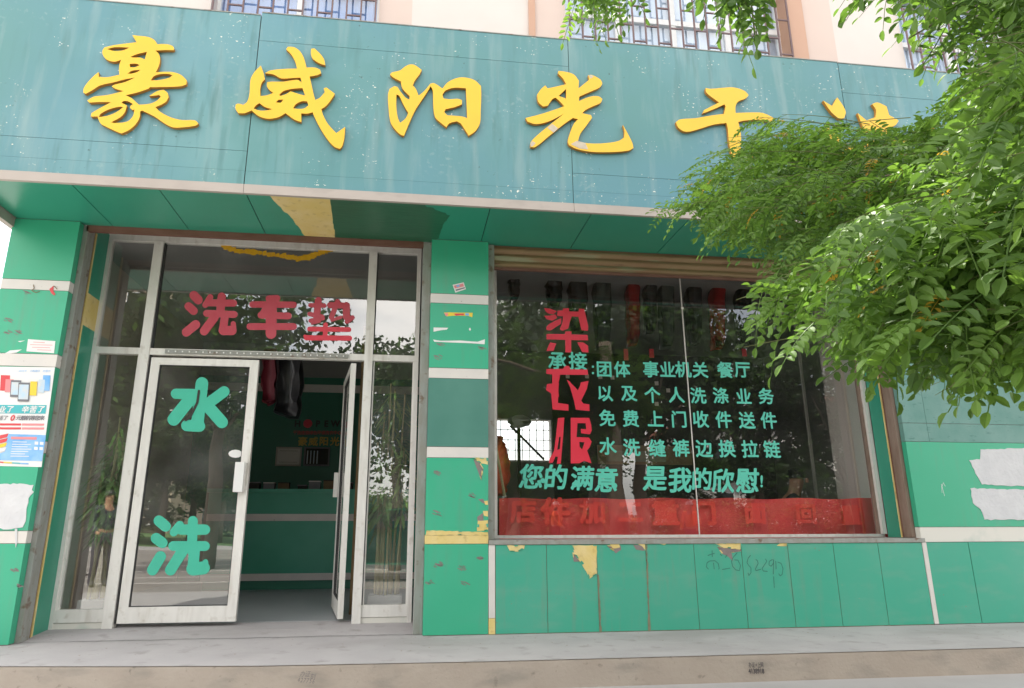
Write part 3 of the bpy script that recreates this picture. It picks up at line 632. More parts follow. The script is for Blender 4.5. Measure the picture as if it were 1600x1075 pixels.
letter([[(740,196),(775,200),(830,207),(862,222),(882,248),(905,246),(945,249),(968,258),(975,272),(970,281),(930,280),(870,283),(888,300),(896,330),(890,365),(872,405),(910,402),(965,403),(1015,420),(1045,450),(1043,472),(1010,483),(900,487),(838,488),(833,495),(770,517),(703,533),(735,548),(762,572),(778,586),(840,580),(880,562),(900,540),(890,531),(865,535),(835,537),(880,510),(915,502),(938,520),(943,545),(925,573),(870,600),(900,628),(960,658),(1020,672),(1090,673),(1110,690),(1098,702),(1040,711),(970,713),(920,690),(865,652),(795,618),(784,625),(782,655),(758,697),(720,729),(680,747),(650,735),(580,702),(562,690),(545,652),(508,652),(512,633),(550,610),(622,572),(560,571),(500,574),(488,562),(525,541),(600,532),(692,510),(650,498),(625,484),(640,474),(700,459),(756,434),(700,444),(630,462),(560,478),(520,503),(480,525),(466,518),(468,495),(490,462),(525,425),(552,403),(552,430),(600,432),(668,418),(666,385),(670,355),(678,335),(640,345),(600,335),(578,312),(573,285),(585,265),(640,252),(765,236)],
        [(600,275),(640,264),(725,266),(690,281),(640,285)], [(730,318),(770,302),(822,290),(810,333),(785,322),(745,322)], [(726,358),(760,356),(782,364),(755,376),(728,376)], [(714,412),(740,395),(785,391),(770,402),(735,412)], [(845,450),(860,427),(900,414),(945,414),(965,422),(945,436),(890,448)], [(680,575),(690,566),(715,566),(745,583),(730,592),(728,604),(742,616),(752,612),(745,648),(712,680),(640,688),(622,684),(675,655),(700,625),(710,590)], [(553,655),(562,638),(610,612),(670,597),(690,600),(650,628),(600,648)]], *s1)
letter([[(190,250),(208,300),(215,335),(195,360),(186,400),(188,440),(230,435),(268,420),(245,402),(228,378),(230,353),(260,350),(330,350),(395,340),(425,340),(446,357),(438,325),(380,328),(318,330),(270,305),(216,297),(250,280),(330,271),(416,268),(405,225),(380,180),(348,147),(360,132),(398,135),(435,160),(460,205),(476,262),(530,262),(560,275),(567,298),(540,310),(495,318),(505,360),(518,420),(530,465),(560,450),(590,415),(583,392),(600,386),(652,425),(645,440),(600,500),(568,522),(580,560),(610,615),(662,672),(717,633),(712,700),(700,750),(685,770),(650,757),(610,715),(570,655),(540,600),(513,541),(480,550),(443,548),(443,602),(400,587),(345,547),(300,572),(240,582),(180,567),(132,530),(90,547),(50,547),(32,520),(33,493),(50,487),(80,495),(105,475),(120,420),(125,340),(150,290)],
        [(145,518),(160,498),(182,484),(215,508),(262,522),(225,530),(180,530)], [(284,480),(300,463),(332,462),(315,482)], [(304,434),(330,410),(380,396),(450,390),(467,437),(430,428),(375,410),(350,427),(315,439)], [(392,517),(410,490),(450,472),(480,474),(488,498),(460,518),(420,520)]], *s2)
letter([[(503,175),(505,145),(525,142),(560,175),(585,210),(593,247),(560,237),(515,207)]], *s2)
letter([[(1120,243),(1150,245),(1196,277),(1180,307),(1152,345),(1140,373),(1160,397),(1176,437),(1210,410),(1250,362),(1275,360),(1325,393),(1360,353),(1425,325),(1480,326),(1530,343),(1566,378),(1568,430),(1564,540),(1560,610),(1530,660),(1490,688),(1472,660),(1440,612),(1415,598),(1370,610),(1350,635),(1318,610),(1280,572),(1268,500),(1265,405),(1252,378),(1220,430),(1160,520),(1125,592),(1085,688),(1065,682),(1030,650),(1000,600),(988,510),(985,430),(995,395),(1025,378),(1045,383),(1060,408),(1095,450),(1118,462),(1120,440),(1082,402),(1070,378),(1065,348),(1020,325),(998,305),(1010,292),(1060,280),(1090,257)],
        [(1038,430),(1055,438),(1080,490),(1112,545),(1095,580),(1060,608),(1045,570),(1037,500)], [(1325,430),(1345,405),(1400,388),(1472,392),(1480,578),(1450,568),(1400,563),(1355,560),(1336,540),(1345,522),(1400,510),(1447,492),(1447,465),(1420,457),(1370,460),(1332,455)]], *s2)
letter([[(375,236),(410,240),(455,254),(482,287),(480,327),(535,282),(530,258),(550,257),(595,282),(604,302),(590,322),(540,345),(485,369),(481,393),(540,370),(585,368),(604,382),(595,402),(560,418),(515,440),(500,456),(545,466),(550,480),(520,522),(490,562),(477,602),(530,613),(620,612),(690,600),(717,582),(719,550),(711,517),(735,560),(760,610),(766,637),(740,651),(640,659),(540,656),(470,642),(430,622),(424,602),(435,560),(455,512),(477,487),(450,481),(400,516),(330,572),(255,632),(230,632),(230,610),(255,580),(330,517),(402,460),(330,497),(260,513),(215,501),(204,481),(280,462),(360,436),(405,420),(385,397),(362,376),(345,382),(320,417),(295,421),(270,397),(264,360),(285,330),(307,311),(318,327),(370,316),(415,305),(400,277),(374,250)],
        [(376,366),(415,330),(415,380)]], *s3, patches=[[(318, 532), (342, 512), (374, 536), (350, 558)], [(440, 618), (470, 600), (515, 612), (530, 645), (485, 640)], [(229, 612), (240, 602), (256, 612), (240, 630), (231, 630)], [(532, 258), (548, 258), (558, 266), (542, 276)]])
letter([[(1142,325),(1170,329),(1240,323),(1290,322),(1345,340),(1366,362),(1350,379),(1312,395),(1298,420),(1298,455),(1380,452),(1440,455),(1500,482),(1480,500),(1420,490),(1340,495),(1312,502),(1325,560),(1325,640),(1310,712),(1285,690),(1265,620),(1258,540),(1250,507),(1180,516),(1100,541),(1040,553),(1000,532),(987,502),(1010,488),(1090,482),(1170,468),(1237,460),(1246,420),(1240,410),(1180,437),(1128,457),(1133,440),(1212,400),(1170,370),(1145,347)]], *s3)
letter([[(788,503),(833,530),(858,487),(885,525),(901,560),(893,590),(868,594),(830,562)]], *s4)
letter([[(770,640),(815,640),(870,690),(860,740),(800,700)]], *s4); letter([[(800,860),(850,790),(905,730),(900,790),(860,880),(820,900)]], *s4)
letter([[(960,565),(1005,602),(1050,585),(1052,550),(1033,520),(1060,512),(1105,532),(1118,575),(1165,602),(1150,625),(1110,640),(1108,690),(1200,680),(1230,705),(1130,730),(1105,740),(1110,820),(1150,840),(1240,820),(1262,770),(1280,850),(1250,880),(1120,885),(1065,850),(1070,745),(1020,760),(990,830),(930,890),(905,890),(960,810),(985,765),(930,765),(905,740),(985,715),(1060,700),(1065,650),(1000,660),(985,630)]], *s4)

# ------------------------------------------------------------------ upper storey
UZ0, UZ1 = 4.3, 7.6
def ux(px, py, Y=0): return W(px, py, Y).x
a0, a1 = ux(330, 5), ux(592, 25); b0_, b1_ = ux(884, 50), ux(1238, 80); c0_, c1_ = ux(1412, 80), 7.6
UW = box('upper_wall', 'wall_white', B, XL, a0, 0, .35, UZ0, UZ1)
for x0, x1, m in ((a1, a1+.30, 'wall_pink'), (a1+.30, ux(826, 40), 'wall_white'), (ux(826, 40), ux(836, 40), 'wall_orange'), (ux(836, 40), b0_, 'wall_pink'), (b1_, b1_+.16, 'wall_orange'), (b1_+.16, b1_+.48, 'wall_pink'), (b1_+.48, c0_, 'wall_white'), (c1_, XR, 'wall_white')):
    box('wall_pier', m, UW, x0, x1, -.02 if m == 'wall_orange' else 0, .35, UZ0, UZ1)
for x0, x1 in ((a0, a1), (b0_, b1_), (c0_, c1_)):
    box('window_apron', 'wall_pink', UW, x0, x1, .03, .35, UZ0, 4.5); box('wall_head', 'wall_white', UW, x0, x1, 0, .35, 6.3, UZ1)
    wd = box('window', 'upper_frame', B, x0, x1, .16, .22, 4.5, 4.56)
    b = MB(); nn = max(2, int(round((x1-x0)/.62)))
    for i in range(nn+1):
        x = x0+(x1-x0)*i/nn; b.box(x-.03, x+.03, .16, .21, 4.56, 6.24)
    for z in (5.62,): b.box(x0, x1, .155, .205, z, z+.06)
    b.box(x0, x1, .155, .215, 6.24, 6.3); b.build('frame', 'upper_frame', wd)
    box('pane', 'glass_up', wd, x0+.01, x1-.01, .18, .184, 4.56, 6.24)
    bars = MB(); nb = int((x1-x0)/.125)
    for i in range(nb+1):
        x = x0+.03+(x1-x0-.06)*i/nb; bars.box(x-.007, x+.007, -.05, -.036, 4.4, 6.3)
        if i < nb:
            for z in ([4.86, 5.22, 5.62, 6.1] if i % 2 else [4.72, 5.02, 5.4, 5.9]): bars.box(x+.007, x+.125-.007+(x1-x0-.06)/nb-.125, -.049, -.037, z, z+.014)
    for z in (4.42, 6.28): bars.box(x0, x1, -.036, -.026, z, z+.02)
    bars.build('security_bars', 'bars', wd)
    cu = MB(); k = 60
    for i in range(k):
        xa, xb = x0+(x1-x0)*i/k, x0+(x1-x0)*(i+1)/k; ya, yb = .225+.012*math.sin(i*1.3), .225+.012*math.sin((i+1)*1.3)
        cu.add([(xa, ya, 4.5), (xb, yb, 4.5), (xb, yb, 6.3), (xa, ya, 6.3)], [(0, 1, 2, 3)])
    cu.build('curtain', 'curtain_b' if x0 < 0 else 'curtain', wd)
box('upper_floor', 'int_wall', B, XL, XR, .36, BY+.2, 3.46, 4.6); box('rear_upper_wall', 'wall_pink', B, XL, XR, BY, BY+.2, 4.6, UZ1); box('upper_side_wall', 'wall_pink', B, XL, XL+.15, .36, BY, 4.6, UZ1)
box('roof', 'concrete', B, XL-.1, XR+.1, -.1, BY+.4, UZ1, UZ1+.2)

# ------------------------------------------------------------------ storefront: rails, frames, panes, door leaves
box('top_rail', 'rust', B, -2.60, .09, .072, .10, ZS-.052, ZS+.004); box('top_rail', 'rust', B, -2.60, .09, .115, .14, ZS-.03, ZS+.02)
for x0, x1, m in ((-2.622, -2.585, 'steel'), (.088, .157, 'steel')): box('shutter_guide', m, B, x0, x1, .072, .19, .002, ZS-.002, .004)
box('shutter_guide', 'steel', B, .6385, .695, .052, .15, .668, ZS-.002, .004); box('shutter_guide', 'steel_b', B, 4.198, 4.2315, .052, .145, .668, ZS-.002, .004)
box('guide_slot', 'rust', B, -2.622, -2.600, .195, .225, .002, ZS); box('guide_edge', 'yellow', B, -2.622, -2.592, .228, .245, .002, ZS)
box('guide_slot', 'rust', B, 4.205, 4.2315, .15, .17, .668, ZS); box('guide_edge', 'yellow', B, 4.20, 4.2315, .172, .185, .668, ZS)
for z0, z1, m in ((.004, 2.33, 'soffit'), (2.33, 2.60, 'yellow'), (2.60, 3.2, 'soffit')): box('jamb_panel', m, B, -2.63, -2.60, .25, .49, z0, z1)
box('jamb_panel', 'soffit', B, 4.215, 4.24, .19, .36, .668, 3.2)
DF = box('door_frame', 'alu', B, -2.612, .080, GD-.03, GD+.03, 3.16, 3.22)
box('head_wall', 'int_wall', B, -2.7, 4.3, .36, .56, 3.225, 3.44)
m1a, m1b = W(228, 480, GD-.03).x, W(243, 480, GD-.03).x; m2a, m2b = W(570, 545, GD-.03).x, W(583, 545, GD-.03).x
TZ0, TZ1 = 2.150, 2.205
def fr(name, x0, x1, z0, z1, y0=GD-.03, y1=GD+.03, m='alu', parent=None): return box(name, m, parent or DF, x0, x1, y0, y1, z0, z1)
fr('jamb', -2.612, -2.572, .02, 3.16); fr('jamb', .045, .080, .02, 3.16)
fr('mullion', m1a, m1b, .03, 3.16, GD-.04); fr('mullion', m2a, m2b, .03, 3.16, GD-.04)
fr('gasket', m1b, m1b+.012, .06, 3.15, GD-.02, GD+.02, 'alu_line'); fr('gasket', m2b, m2b+.008, .06, 3.15, GD-.02, GD+.02, 'alu_line')
fr('transom', -2.572, m1a, TZ0, TZ1); fr('transom', m1b, m2a, TZ0, TZ1); fr('transom', m2b, .045, TZ0, TZ1)
for x0, x1 in ((-2.572, m1a), (m2b, .045)):
    fr('bottom_rail', x0, x1, .075, .165, GD-.028); fr('bottom_rail', x0, x1, .015, .072, GD-.022, GD+.03, 'band_stained')
    fr('glazing_bead', x0, x0+.018, .165, TZ0, GD-.018, GD+.02); fr('glazing_bead', x1-.014, x1, .165, TZ0, GD-.018, GD+.02)
    box('pane', 'glass', DF, x0+.004, x1-.004, GD, GD+.005, .166, TZ0-.001); box('pane', 'glass', DF, x0+.002, x1-.002, GD, GD+.005, TZ1+.001, 3.159)
TP = box('pane', 'glass', DF, m1b+.002, m2a-.002, GD, GD+.005, TZ1+.001, 3.159)
# light strip
LS = box('light_strip', 'steel', DF, W(261, 548, GD).x, W(545, 555, GD).x, GD-.046, GD-.031, TZ0+.012, TZ0+.046)
b = MB(); x = W(261, 548, GD).x+.03
while x < W(543, 555, GD).x: b.box(x-.005, x+.005, GD-.052, GD-.0465, TZ0+.022, TZ0+.034); x += .055
b.build('lamp_bead', 'white', LS)['kind'] = 'stuff'
# transom lettering (bubble characters) and ribbon
zA = (3.84, (0, 280)); zB = (3.2, (300, 280)); zC = (2.3375, (180, 540))
YL = GD-.0012
strokes('lettering', 'vinyl_pink', TP, [(1163,697,1190,725,27),(1132,763,1162,790,25),(1175,872,1118,918,27),(1248,742,1402,744,21),(1262,708,1232,755,18),(1330,705,1322,800,25),(1240,805,1405,812,21),(1290,825,1225,912,26),(1350,822,1338,905,24),(1340,908,1392,908,28),(1400,868,1402,900,16)], YL, *zA)
strokes('lettering', 'vinyl_pink', TP, [(302,626,508,628,16),(385,598,425,596,17),(392,610,352,680,18),(345,680,482,684,17),(290,737,508,737,17),(397,640,395,772,27)], YL, *zB)
strokes('lettering', 'vinyl_pink', TP, [(592,630,662,632,11),(632,606,622,705,17),(588,674,652,688,11),(592,708,655,696,10),(690,630,775,632,15),(728,612,697,690,13),(772,632,772,688,18),(775,712,802,692,12),(745,690,700,705,8)], YL, *zB)
strokes('lettering', 'vinyl_red', TP, [(588,749,785,752,12),(668,728,665,790,12),(572,793,788,795,13),(565,785,600,800,8)], YL, *zB)
strokes('lettering', 'vinyl_pink', TP, [(600,722,640,712,6)], YL, *zB)
b = MB(); rp_ = [(332, 372), (352, 385), (372, 392), (400, 394), (440, 399), (465, 404), (482, 402), (500, 394), (525, 386), (550, 378)]; rr = random.Random(2)
for i in range(len(rp_)-1):
    for k in range(6):
        t = k/6; x = rp_[i][0]+(rp_[i+1][0]-rp_[i][0])*t; y = rp_[i][1]+(rp_[i+1][1]-rp_[i][1])*t; b.add([W(x-3, y-3+rr.uniform(-2, 2), GD-.004-rr.uniform(0, .006)), W(x+3, y-3+rr.uniform(-2, 1), GD-.006), W(x+3.5, y+3+rr.uniform(-1, 2.5), GD-.003-rr.uniform(0, .006)), W(x-3, y+3.5+rr.uniform(-1, 2), GD-.005)], [(0, 1, 2, 3)])
tag(b.build('ribbon_garland', 'ribbon'), 'yellow tinsel ribbon swag taped across the glass above the door', 'ribbon')
# left leaf, closed
dx0, dx1 = W(237, 570, GD).x, W(404.5, 575, GD).x; dz0, dz1 = .062, 2.128
def leaf_door(name_x, hx, dirx, diry, width, parent_name='door'):
    ax = Vector((dirx, diry, 0)).normalized(); ay = Vector((-ax.y, ax.x, 0)); o0 = Vector((hx, GD, 0))
    def ob(u0, u1, z0, z1, t=.022, sh=0): return (o0+ax*((u0+u1)/2)+ay*sh+Vector((0, 0, (z0+z1)/2)), ax*((u1-u0)/2), ay*t, Vector((0, 0, (z1-z0)/2)))
    dr = MB().obox(*ob(0, .07, dz0, dz1)).build('door', 'alu', B)
    MB().obox(*ob(width-.07, width, dz0, dz1)).build('stile', 'alu', dr); MB().obox(*ob(.07, width-.07, dz0, dz0+.115)).build('bottom_rail', 'alu', dr); MB().obox(*ob(.07, width-.07, dz1-.06, dz1)).build('top_rail', 'alu', dr)
    b = MB()
    for u0, u1, z0, z1 in ((.07, .076, dz0+.115, dz1-.06), (width-.076, width-.07, dz0+.115, dz1-.06), (.07, width-.07, dz0+.115, dz0+.121), (.07, width-.07, dz1-.066, dz1-.06)): b.obox(*ob(u0, u1, z0, z1, .014))
    b.build('gasket', 'alu_line', dr)
    p = MB().obox(*ob(.075, width-.075, dz0+.12, dz1-.065, .0025)).build('pane', 'glass', dr)
    return dr, p, ob, ax, ay
dwid = dx1-dx0
DL, DLP, ob, ax, ay = leaf_door(0, dx0, 1, 0, dwid); part_label(DL, 'closed left door leaf with mint green characters')
h0 = W(375, 746, GD-.05)
hb = MB(); hb.box(W(366, 746, GD-.06).x, W(381, 746, GD-.06).x, GD-.075, GD-.045, W(375, 769, GD-.06).z, W(375, 722, GD-.06).z); hb.build('handle', 'white', DL, bevel=.005)
hb = MB(); hb.box(W(372, 746, GD).x, W(386, 746, GD).x, GD-.05, GD-.021, W(375, 767, GD).z, W(375, 724, GD).z); hb.build('handle_plate', 'alu', DL)
MB().prism([px_loop([(368+11*math.cos(a*.5236), 709+6.3*math.sin(a*.5236)) for a in range(12)], GD-.003, sub=1)], GD-.005, GD-.003).build('oval_sticker', 'white', DL)
YD = GD-.0035
strokes('lettering', 'vinyl_green', DL, [(317,138,300,285,23),(262,292,308,294,21),(222,176,288,177,19),(284,182,214,270,23),(398,168,335,215,20),(330,212,390,280,22)], YD, *zC)
strokes('slit_gap', 'int_dark', DL, [(306,166,300,208,4.5),(300,208,274,260,4.5),(274,260,258,272,4.5)], YD-.0035, *zC)
strokes('lettering', 'vinyl_green', DL, [(160,640,184,660,20),(150,704,172,720,20),(166,770,136,820,20),(240,672,328,672,19),(284,640,280,750,18),(236,655,214,682,15),(212,732,328,732,18),(246,750,202,820,20),(290,745,284,815,20),(284,816,322,812,24),(330,790,330,806,10)], YD, *zC)
# right leaf, swung open inwards
hx = W(553, 562, GD).x; best = None
for k in range(30, 89):
    th = R(k); fx = hx-dwid*math.cos(th); fy = GD+dwid*math.sin(th); e_ = abs(PX(Vector((fx, fy, 1.1)))[0]-531.5)
    if best is None or e_ < best[0]: best = (e_, k)
th = R(best[1]); DR, DRP, ob2, ax2, ay2 = leaf_door(0, hx, -math.cos(th), math.sin(th), dwid); part_label(DR, 'right door leaf swung open into the shop'); print('door angle', best)
c_ = ob2(dwid-.05, dwid-.02, 0, 0)[0]
MB().obox(*ob2(dwid-.055, dwid-.02, W(530, 775, 1.0).z, W(530, 735, 1.0).z, .02, .045)).build('handle', 'alu', DR)
# window: frame, two panes, shutter, sill
WF = box('shop_window', 'alu', B, .74, 4.215, GW-.02, GW+.03, .668, .692)
wx0, wx1 = .762, 4.19
box('frame_side', 'alu', WF, .735, wx0, GW-.02, GW+.03, .692, 3.2); box('frame_side', 'alu', WF, wx1-.012, 4.215, GW-.05, GW+.03, .692, 3.2); box('frame_side', 'steel_b', WF, 4.16, 4.176, GW-.02, GW+.02, .692, 3.2)
ms_ = W(1078, 640, GW).x
for x0, x1 in ((wx0+.001, ms_-.004), (ms_+.004, wx1-.013)): box('pane', 'glass_w', WF, x0, x1, GW, GW+.006, .693, 3.2)
box('glass_joint', 'band', WF, ms_-.0035, ms_+.0035, GW-.004, GW+.009, .693, 3.2); box('joint_clip', 'alu', WF, ms_-.012, ms_+.012, GW-.01, GW-.005, W(1070, 482, GW).z-.01, W(1070, 482, GW).z+.01)
box('sill', 'steel', WF, .64, 4.262, -.006, GW-.06, .6335, .666); 
sh = MB(); z_t = W(775, 385, .08).z; z_b = W(776, 421, .08).z
SH = box('roller_shutter', 'shutter', B, .697, 4.197, .09, .13, z_b+.03, ZS+.004)
nsl = 3
for i in range(nsl):
    z0 = z_b+.02+(ZS-z_b-.02)*i/nsl; z1 = z_b+.02+(ZS-z_b-.02)*(i+1)/nsl; b = MB(); k = 6; vs = []
    for j in range(k+1):
        t = j/k; y = .09-.016*math.sin(math.pi*t); z = z0+.003+(z1-z0-.006)*t; vs += [(.698, y, z), (4.196, y, z)]
    b.add(vs, [(2*j, 2*j+1, 2*j+3, 2*j+2) for j in range(k)]).build('slat', 'shutter', SH, smooth=True)
box('bottom_bar', 'rust', SH, .697, 4.197, .068, .095, z_b-.002, z_b+.02)
# red block characters
YW = GW-.0012; zD = (3.81, (760, 380)); zE = (4.134, (760, 600))
def poly_text(parts, scale, off, m, Y=YW, outline=True):
    b = MB()
    for k, lps in enumerate(parts):
        loops = lps if isinstance(lps[0][0], (tuple, list)) else [lps]
        b.prism([px_loop(l, Y, scale, off, 1) for l in loops], Y-.0008-.00025*k, Y-.0003)
    return b.build('lettering', m, WF)
poly_text([[(343,386),(380,390),(418,404),(400,424),(366,418),(350,402)], [(343,432),(370,432),(414,424),(420,446),(392,462),(358,452)], [(356,500),(372,482),(408,462),(446,446),(444,480),(405,505),(382,520),(358,518)],
    [(422,402),(455,400),(455,388),(492,388),(492,406),(548,408),(552,390),(582,392),(606,492),(604,523),(566,518),(548,438),(508,436),(496,470),(488,508),(452,522),(436,512),(452,474),(456,436),(422,434)],
    [(358,540),(468,541),(468,525),(506,525),(506,543),(602,546),(606,579),(505,577),(505,650),(470,650),(469,576),(358,573)], [(380,590),(416,597),(400,640),(357,642),(368,612)], [(540,590),(575,590),(605,610),(608,651),(570,648)]], *zD, 'vinyl_red')
poly_text([[(357,749),(455,748),(470,730),(492,731),(500,750),(602,752),(606,784),(438,783),(436,800),(425,850),(432,914),(396,914),(394,890),(356,872),(358,850),(392,846),(392,782),(357,778)], [(478,812),(500,826),(530,892),(548,890),(562,828),(608,820),(598,868),(578,905),(520,905)]], *zD, 'vinyl_red')
poly_text([[(392,0),(468,-6),(464,60),(462,122),(530,132),(530,172),(428,165),(418,62),(385,38)], [(535,0),(545,-6),(575,22),(590,42),(612,-4),(657,-8),(640,50),(612,108),(626,126),(665,132),(666,174),(578,166),(566,108)]], *zE, 'vinyl_red', YW-.0016)
poly_text([[[(462,220),(503,217),(496,330),(480,515),(455,515),(462,470),(446,468),(430,506),(405,513),(406,486),(438,430),(450,330)], [(470,342),(480,340),(474,420),(458,425)]], [[(545,218),(664,219),(676,262),(680,300),(668,325),(640,322),(612,318),(610,290),(645,292),(641,253),(588,253),(582,343),(662,346),(680,372),(666,410),(650,430),(665,470),(677,512),(632,496),(600,512),(545,513)], [(600,374),(634,376),(618,424),(602,405)]]], *zE, 'vinyl_red')
BO = .022
def chars(lst, h, Y, sx=1, shear=0, bo=None):
    for q in lst:
        b = MB(); text_px(b, q[0], q[1], q[2], q[3] if len(q) > 3 else h, Y, BO if bo is None else bo, sx, shear); b.build('character', 'vinyl_green_t', WF)
chars((('团',944,577),('体',972,577),('事',1017,577),('业',1043,577),('机',1067.5,577),('关',1094,578),('餐',1133,578),('厅',1160,578)), 23, YW)
chars((('以',946,615),('及',983,615),('个',1019.5,617),('人',1057,617),('洗',1091,618),('涤',1126,618),('业',1162,619),('务',1197,619)), 23, YW)
chars((('免',949,653),('费',985.5,654),('上',1024,654),('门',1061,655),('收',1095,655),('件',1130.5,655.5),('送',1167,656.7),('件',1201,656.5)), 24, YW)
chars((('水',950,697),('洗',987,699),('缝',1027,700),('裤',1064,700),('边',1100,701),('换',1136,701),('拉',1171.6,701.5),('链',1206,702)), 25, YW)
chars((('承',871,564),('接',903,564)), 26, YW+.0002)
b = MB()
for py in (573, 583): b.prism([px_loop([(925, py-1.5), (928, py-1.5), (928, py+1.5), (925, py+1.5)], YW, sub=1)], YW-.0006, YW)
b.build('colon', 'vinyl_green_t', WF)
chars((('您',830,744,36),('的',869,745,36),('满',910,747,35),('意',947.5,749,36),('是',1023.7,747.6,36),('我',1063,750,36),('的',1097,748,32),('欣',1130,751,34),('慰',1168,750.7,36),('!',1190,752,22)), 0, YW, .98, .12, .026)
b = MB()
for px, py, r_ in ((848, 751, 4), (898, 757, 4.5), (960, 759, 4.5), (822, 750, 3)):
    b.prism([px_loop([(px+r_*math.cos(a*.7), py+r_*math.sin(a*.7)) for a in range(9)], YW, sub=1)], YW-.0007, YW)
b.build('ink_dots', 'vinyl_green_t', WF)

# ------------------------------------------------------------------ inside the shop
CY_ = 3.2
CT = thing('service_counter', 'green service counter with white stripes seen through the open door', 'counter', (-1, CY_, .036))
cz = lambda y: W(450, y, CY_).z
ctx0, ctx1 = -2.3, .3
box('plinth', 'int_green', CT, ctx0+.02, ctx1-.02, CY_+.03, CY_+.6, .036, cz(907)); box('stripe', 'band', CT, ctx0, ctx1, CY_, CY_+.62, cz(907), cz(896)); box('front_panel', 'counter', CT, ctx0, ctx1, CY_+.004, CY_+.62, cz(896), cz(814))
box('stripe', 'band', CT, ctx0, ctx1, CY_, CY_+.62, cz(814), cz(803)); box('front_panel', 'counter', CT, ctx0, ctx1, CY_+.004, CY_+.62, cz(803), cz(770)); box('top', 'counter', CT, ctx0-.02, ctx1+.02, CY_-.02, CY_+.64, cz(770), cz(764))
rr = random.Random(11)
for i in range(9):
    x = -1.85+i*.19+rr.uniform(-.03, .03); z = cz(764); h = rr.uniform(.04, .11); w_ = rr.uniform(.04, .08)
    t = thing('counter_box', 'small %s box on the green counter, %s from the left end' % (('dark', 'grey', 'brown')[i % 3], ('first', 'second', 'third', 'fourth', 'fifth', 'sixth', 'seventh', 'eighth', 'ninth')[i]), 'box', (x, CY_+.25, z), 'small boxes on the counter')
    box('carton', ('int_dark', 'printgrey', 'wood')[i % 3], t, x-w_, x+w_, CY_+.2, CY_+.3, z, z+h); box('carton_lid', ('printgrey', 'band', 'int_dark')[i % 3], t, x-w_-.004, x+w_+.004, CY_+.196, CY_+.304, z+h, z+h+.012)
LG = thing('wall_logo', 'dark and red raised logo lettering with gold characters on the green back wall', 'sign', W(500, 675, BY-.02))
YB = BY-.03
for ch, px, m in (('H', 465, 'black'), ('P', 497, 'black'), ('E', 510, 'black'), ('W', 524, 'black'), ('A', 537, 'black'), ('Y', 548, 'black')):
    b = MB(); text_px(b, ch, px, 662, 12, YB, .04, .95); b.build('logo_letter', m, LG)
c = W(481, 662, YB); MB().prism([[(c.x+.062*math.cos(a*.4488), c.z+.062*math.sin(a*.4488)) for a in range(14)]], YB-.01, YB).build('logo_dot', 'vinyl_red', LG)
for ch, px in (('豪', 473), ('威', 489.5), ('阳', 506), ('光', 523)):
    b = MB(); text_px(b, ch, px, 689.5, 13, YB, .02); b.build('logo_character', 'gold', LG)
b = MB()
for i in range(12): text_px(b, '干洗连锁绿色环保洗衣中心'[i], 461+i*6.3, 676, 5.5, YB, .02)
b.build('logo_subtitle', 'printred', LG)
for (x0, x1, m, lab) in ((430, 472, 'trim', 'beige framed certificate on the green back wall'), (474, 516, 'printgrey', 'dark framed photograph beside the certificate on the back wall')):
    a = W(x0, 728, YB); c = W(x1, 699, YB); t = thing('wall_frame', lab, 'frame', ((a.x+c.x)/2, YB, (a.z+c.z)/2))
    fb = MB(); fb.box(a.x, c.x, YB-.02, YB, a.z, a.z+.02); fb.box(a.x, c.x, YB-.02, YB, c.z-.02, c.z); fb.box(a.x, a.x+.02, YB-.02, YB, a.z+.02, c.z-.02); fb.box(c.x-.02, c.x, YB-.02, YB, a.z+.02, c.z-.02); fb.build('frame', m, t)
    box('sheet', 'band' if m == 'trim' else 'int_dark', t, a.x+.02, c.x-.02, YB-.008, YB-.001, a.z+.02, c.z-.02)
    if m == 'trim': fb = MB(); fb.box(a.x+.05, c.x-.05, YB-.010, YB-.0085, a.z+.05, a.z+.055); fb.box(a.x+.05, c.x-.05, YB-.010, YB-.0085, c.z-.055, c.z-.05); fb.build('border_line', 'seam_b', t)
    else:
        for k in range(4): box('figure', 'printlight', t, a.x+.04+k*.045, a.x+.055+k*.045, YB-.011, YB-.0085, a.z+.03, c.z-.05)
tag(box('wooden_board', 'wood', None, W(553, 800, .95).x, W(568, 800, .95).x, .95, 1.0, .036, 2.6), 'tall brown board standing just inside beside the open door leaf', 'board')

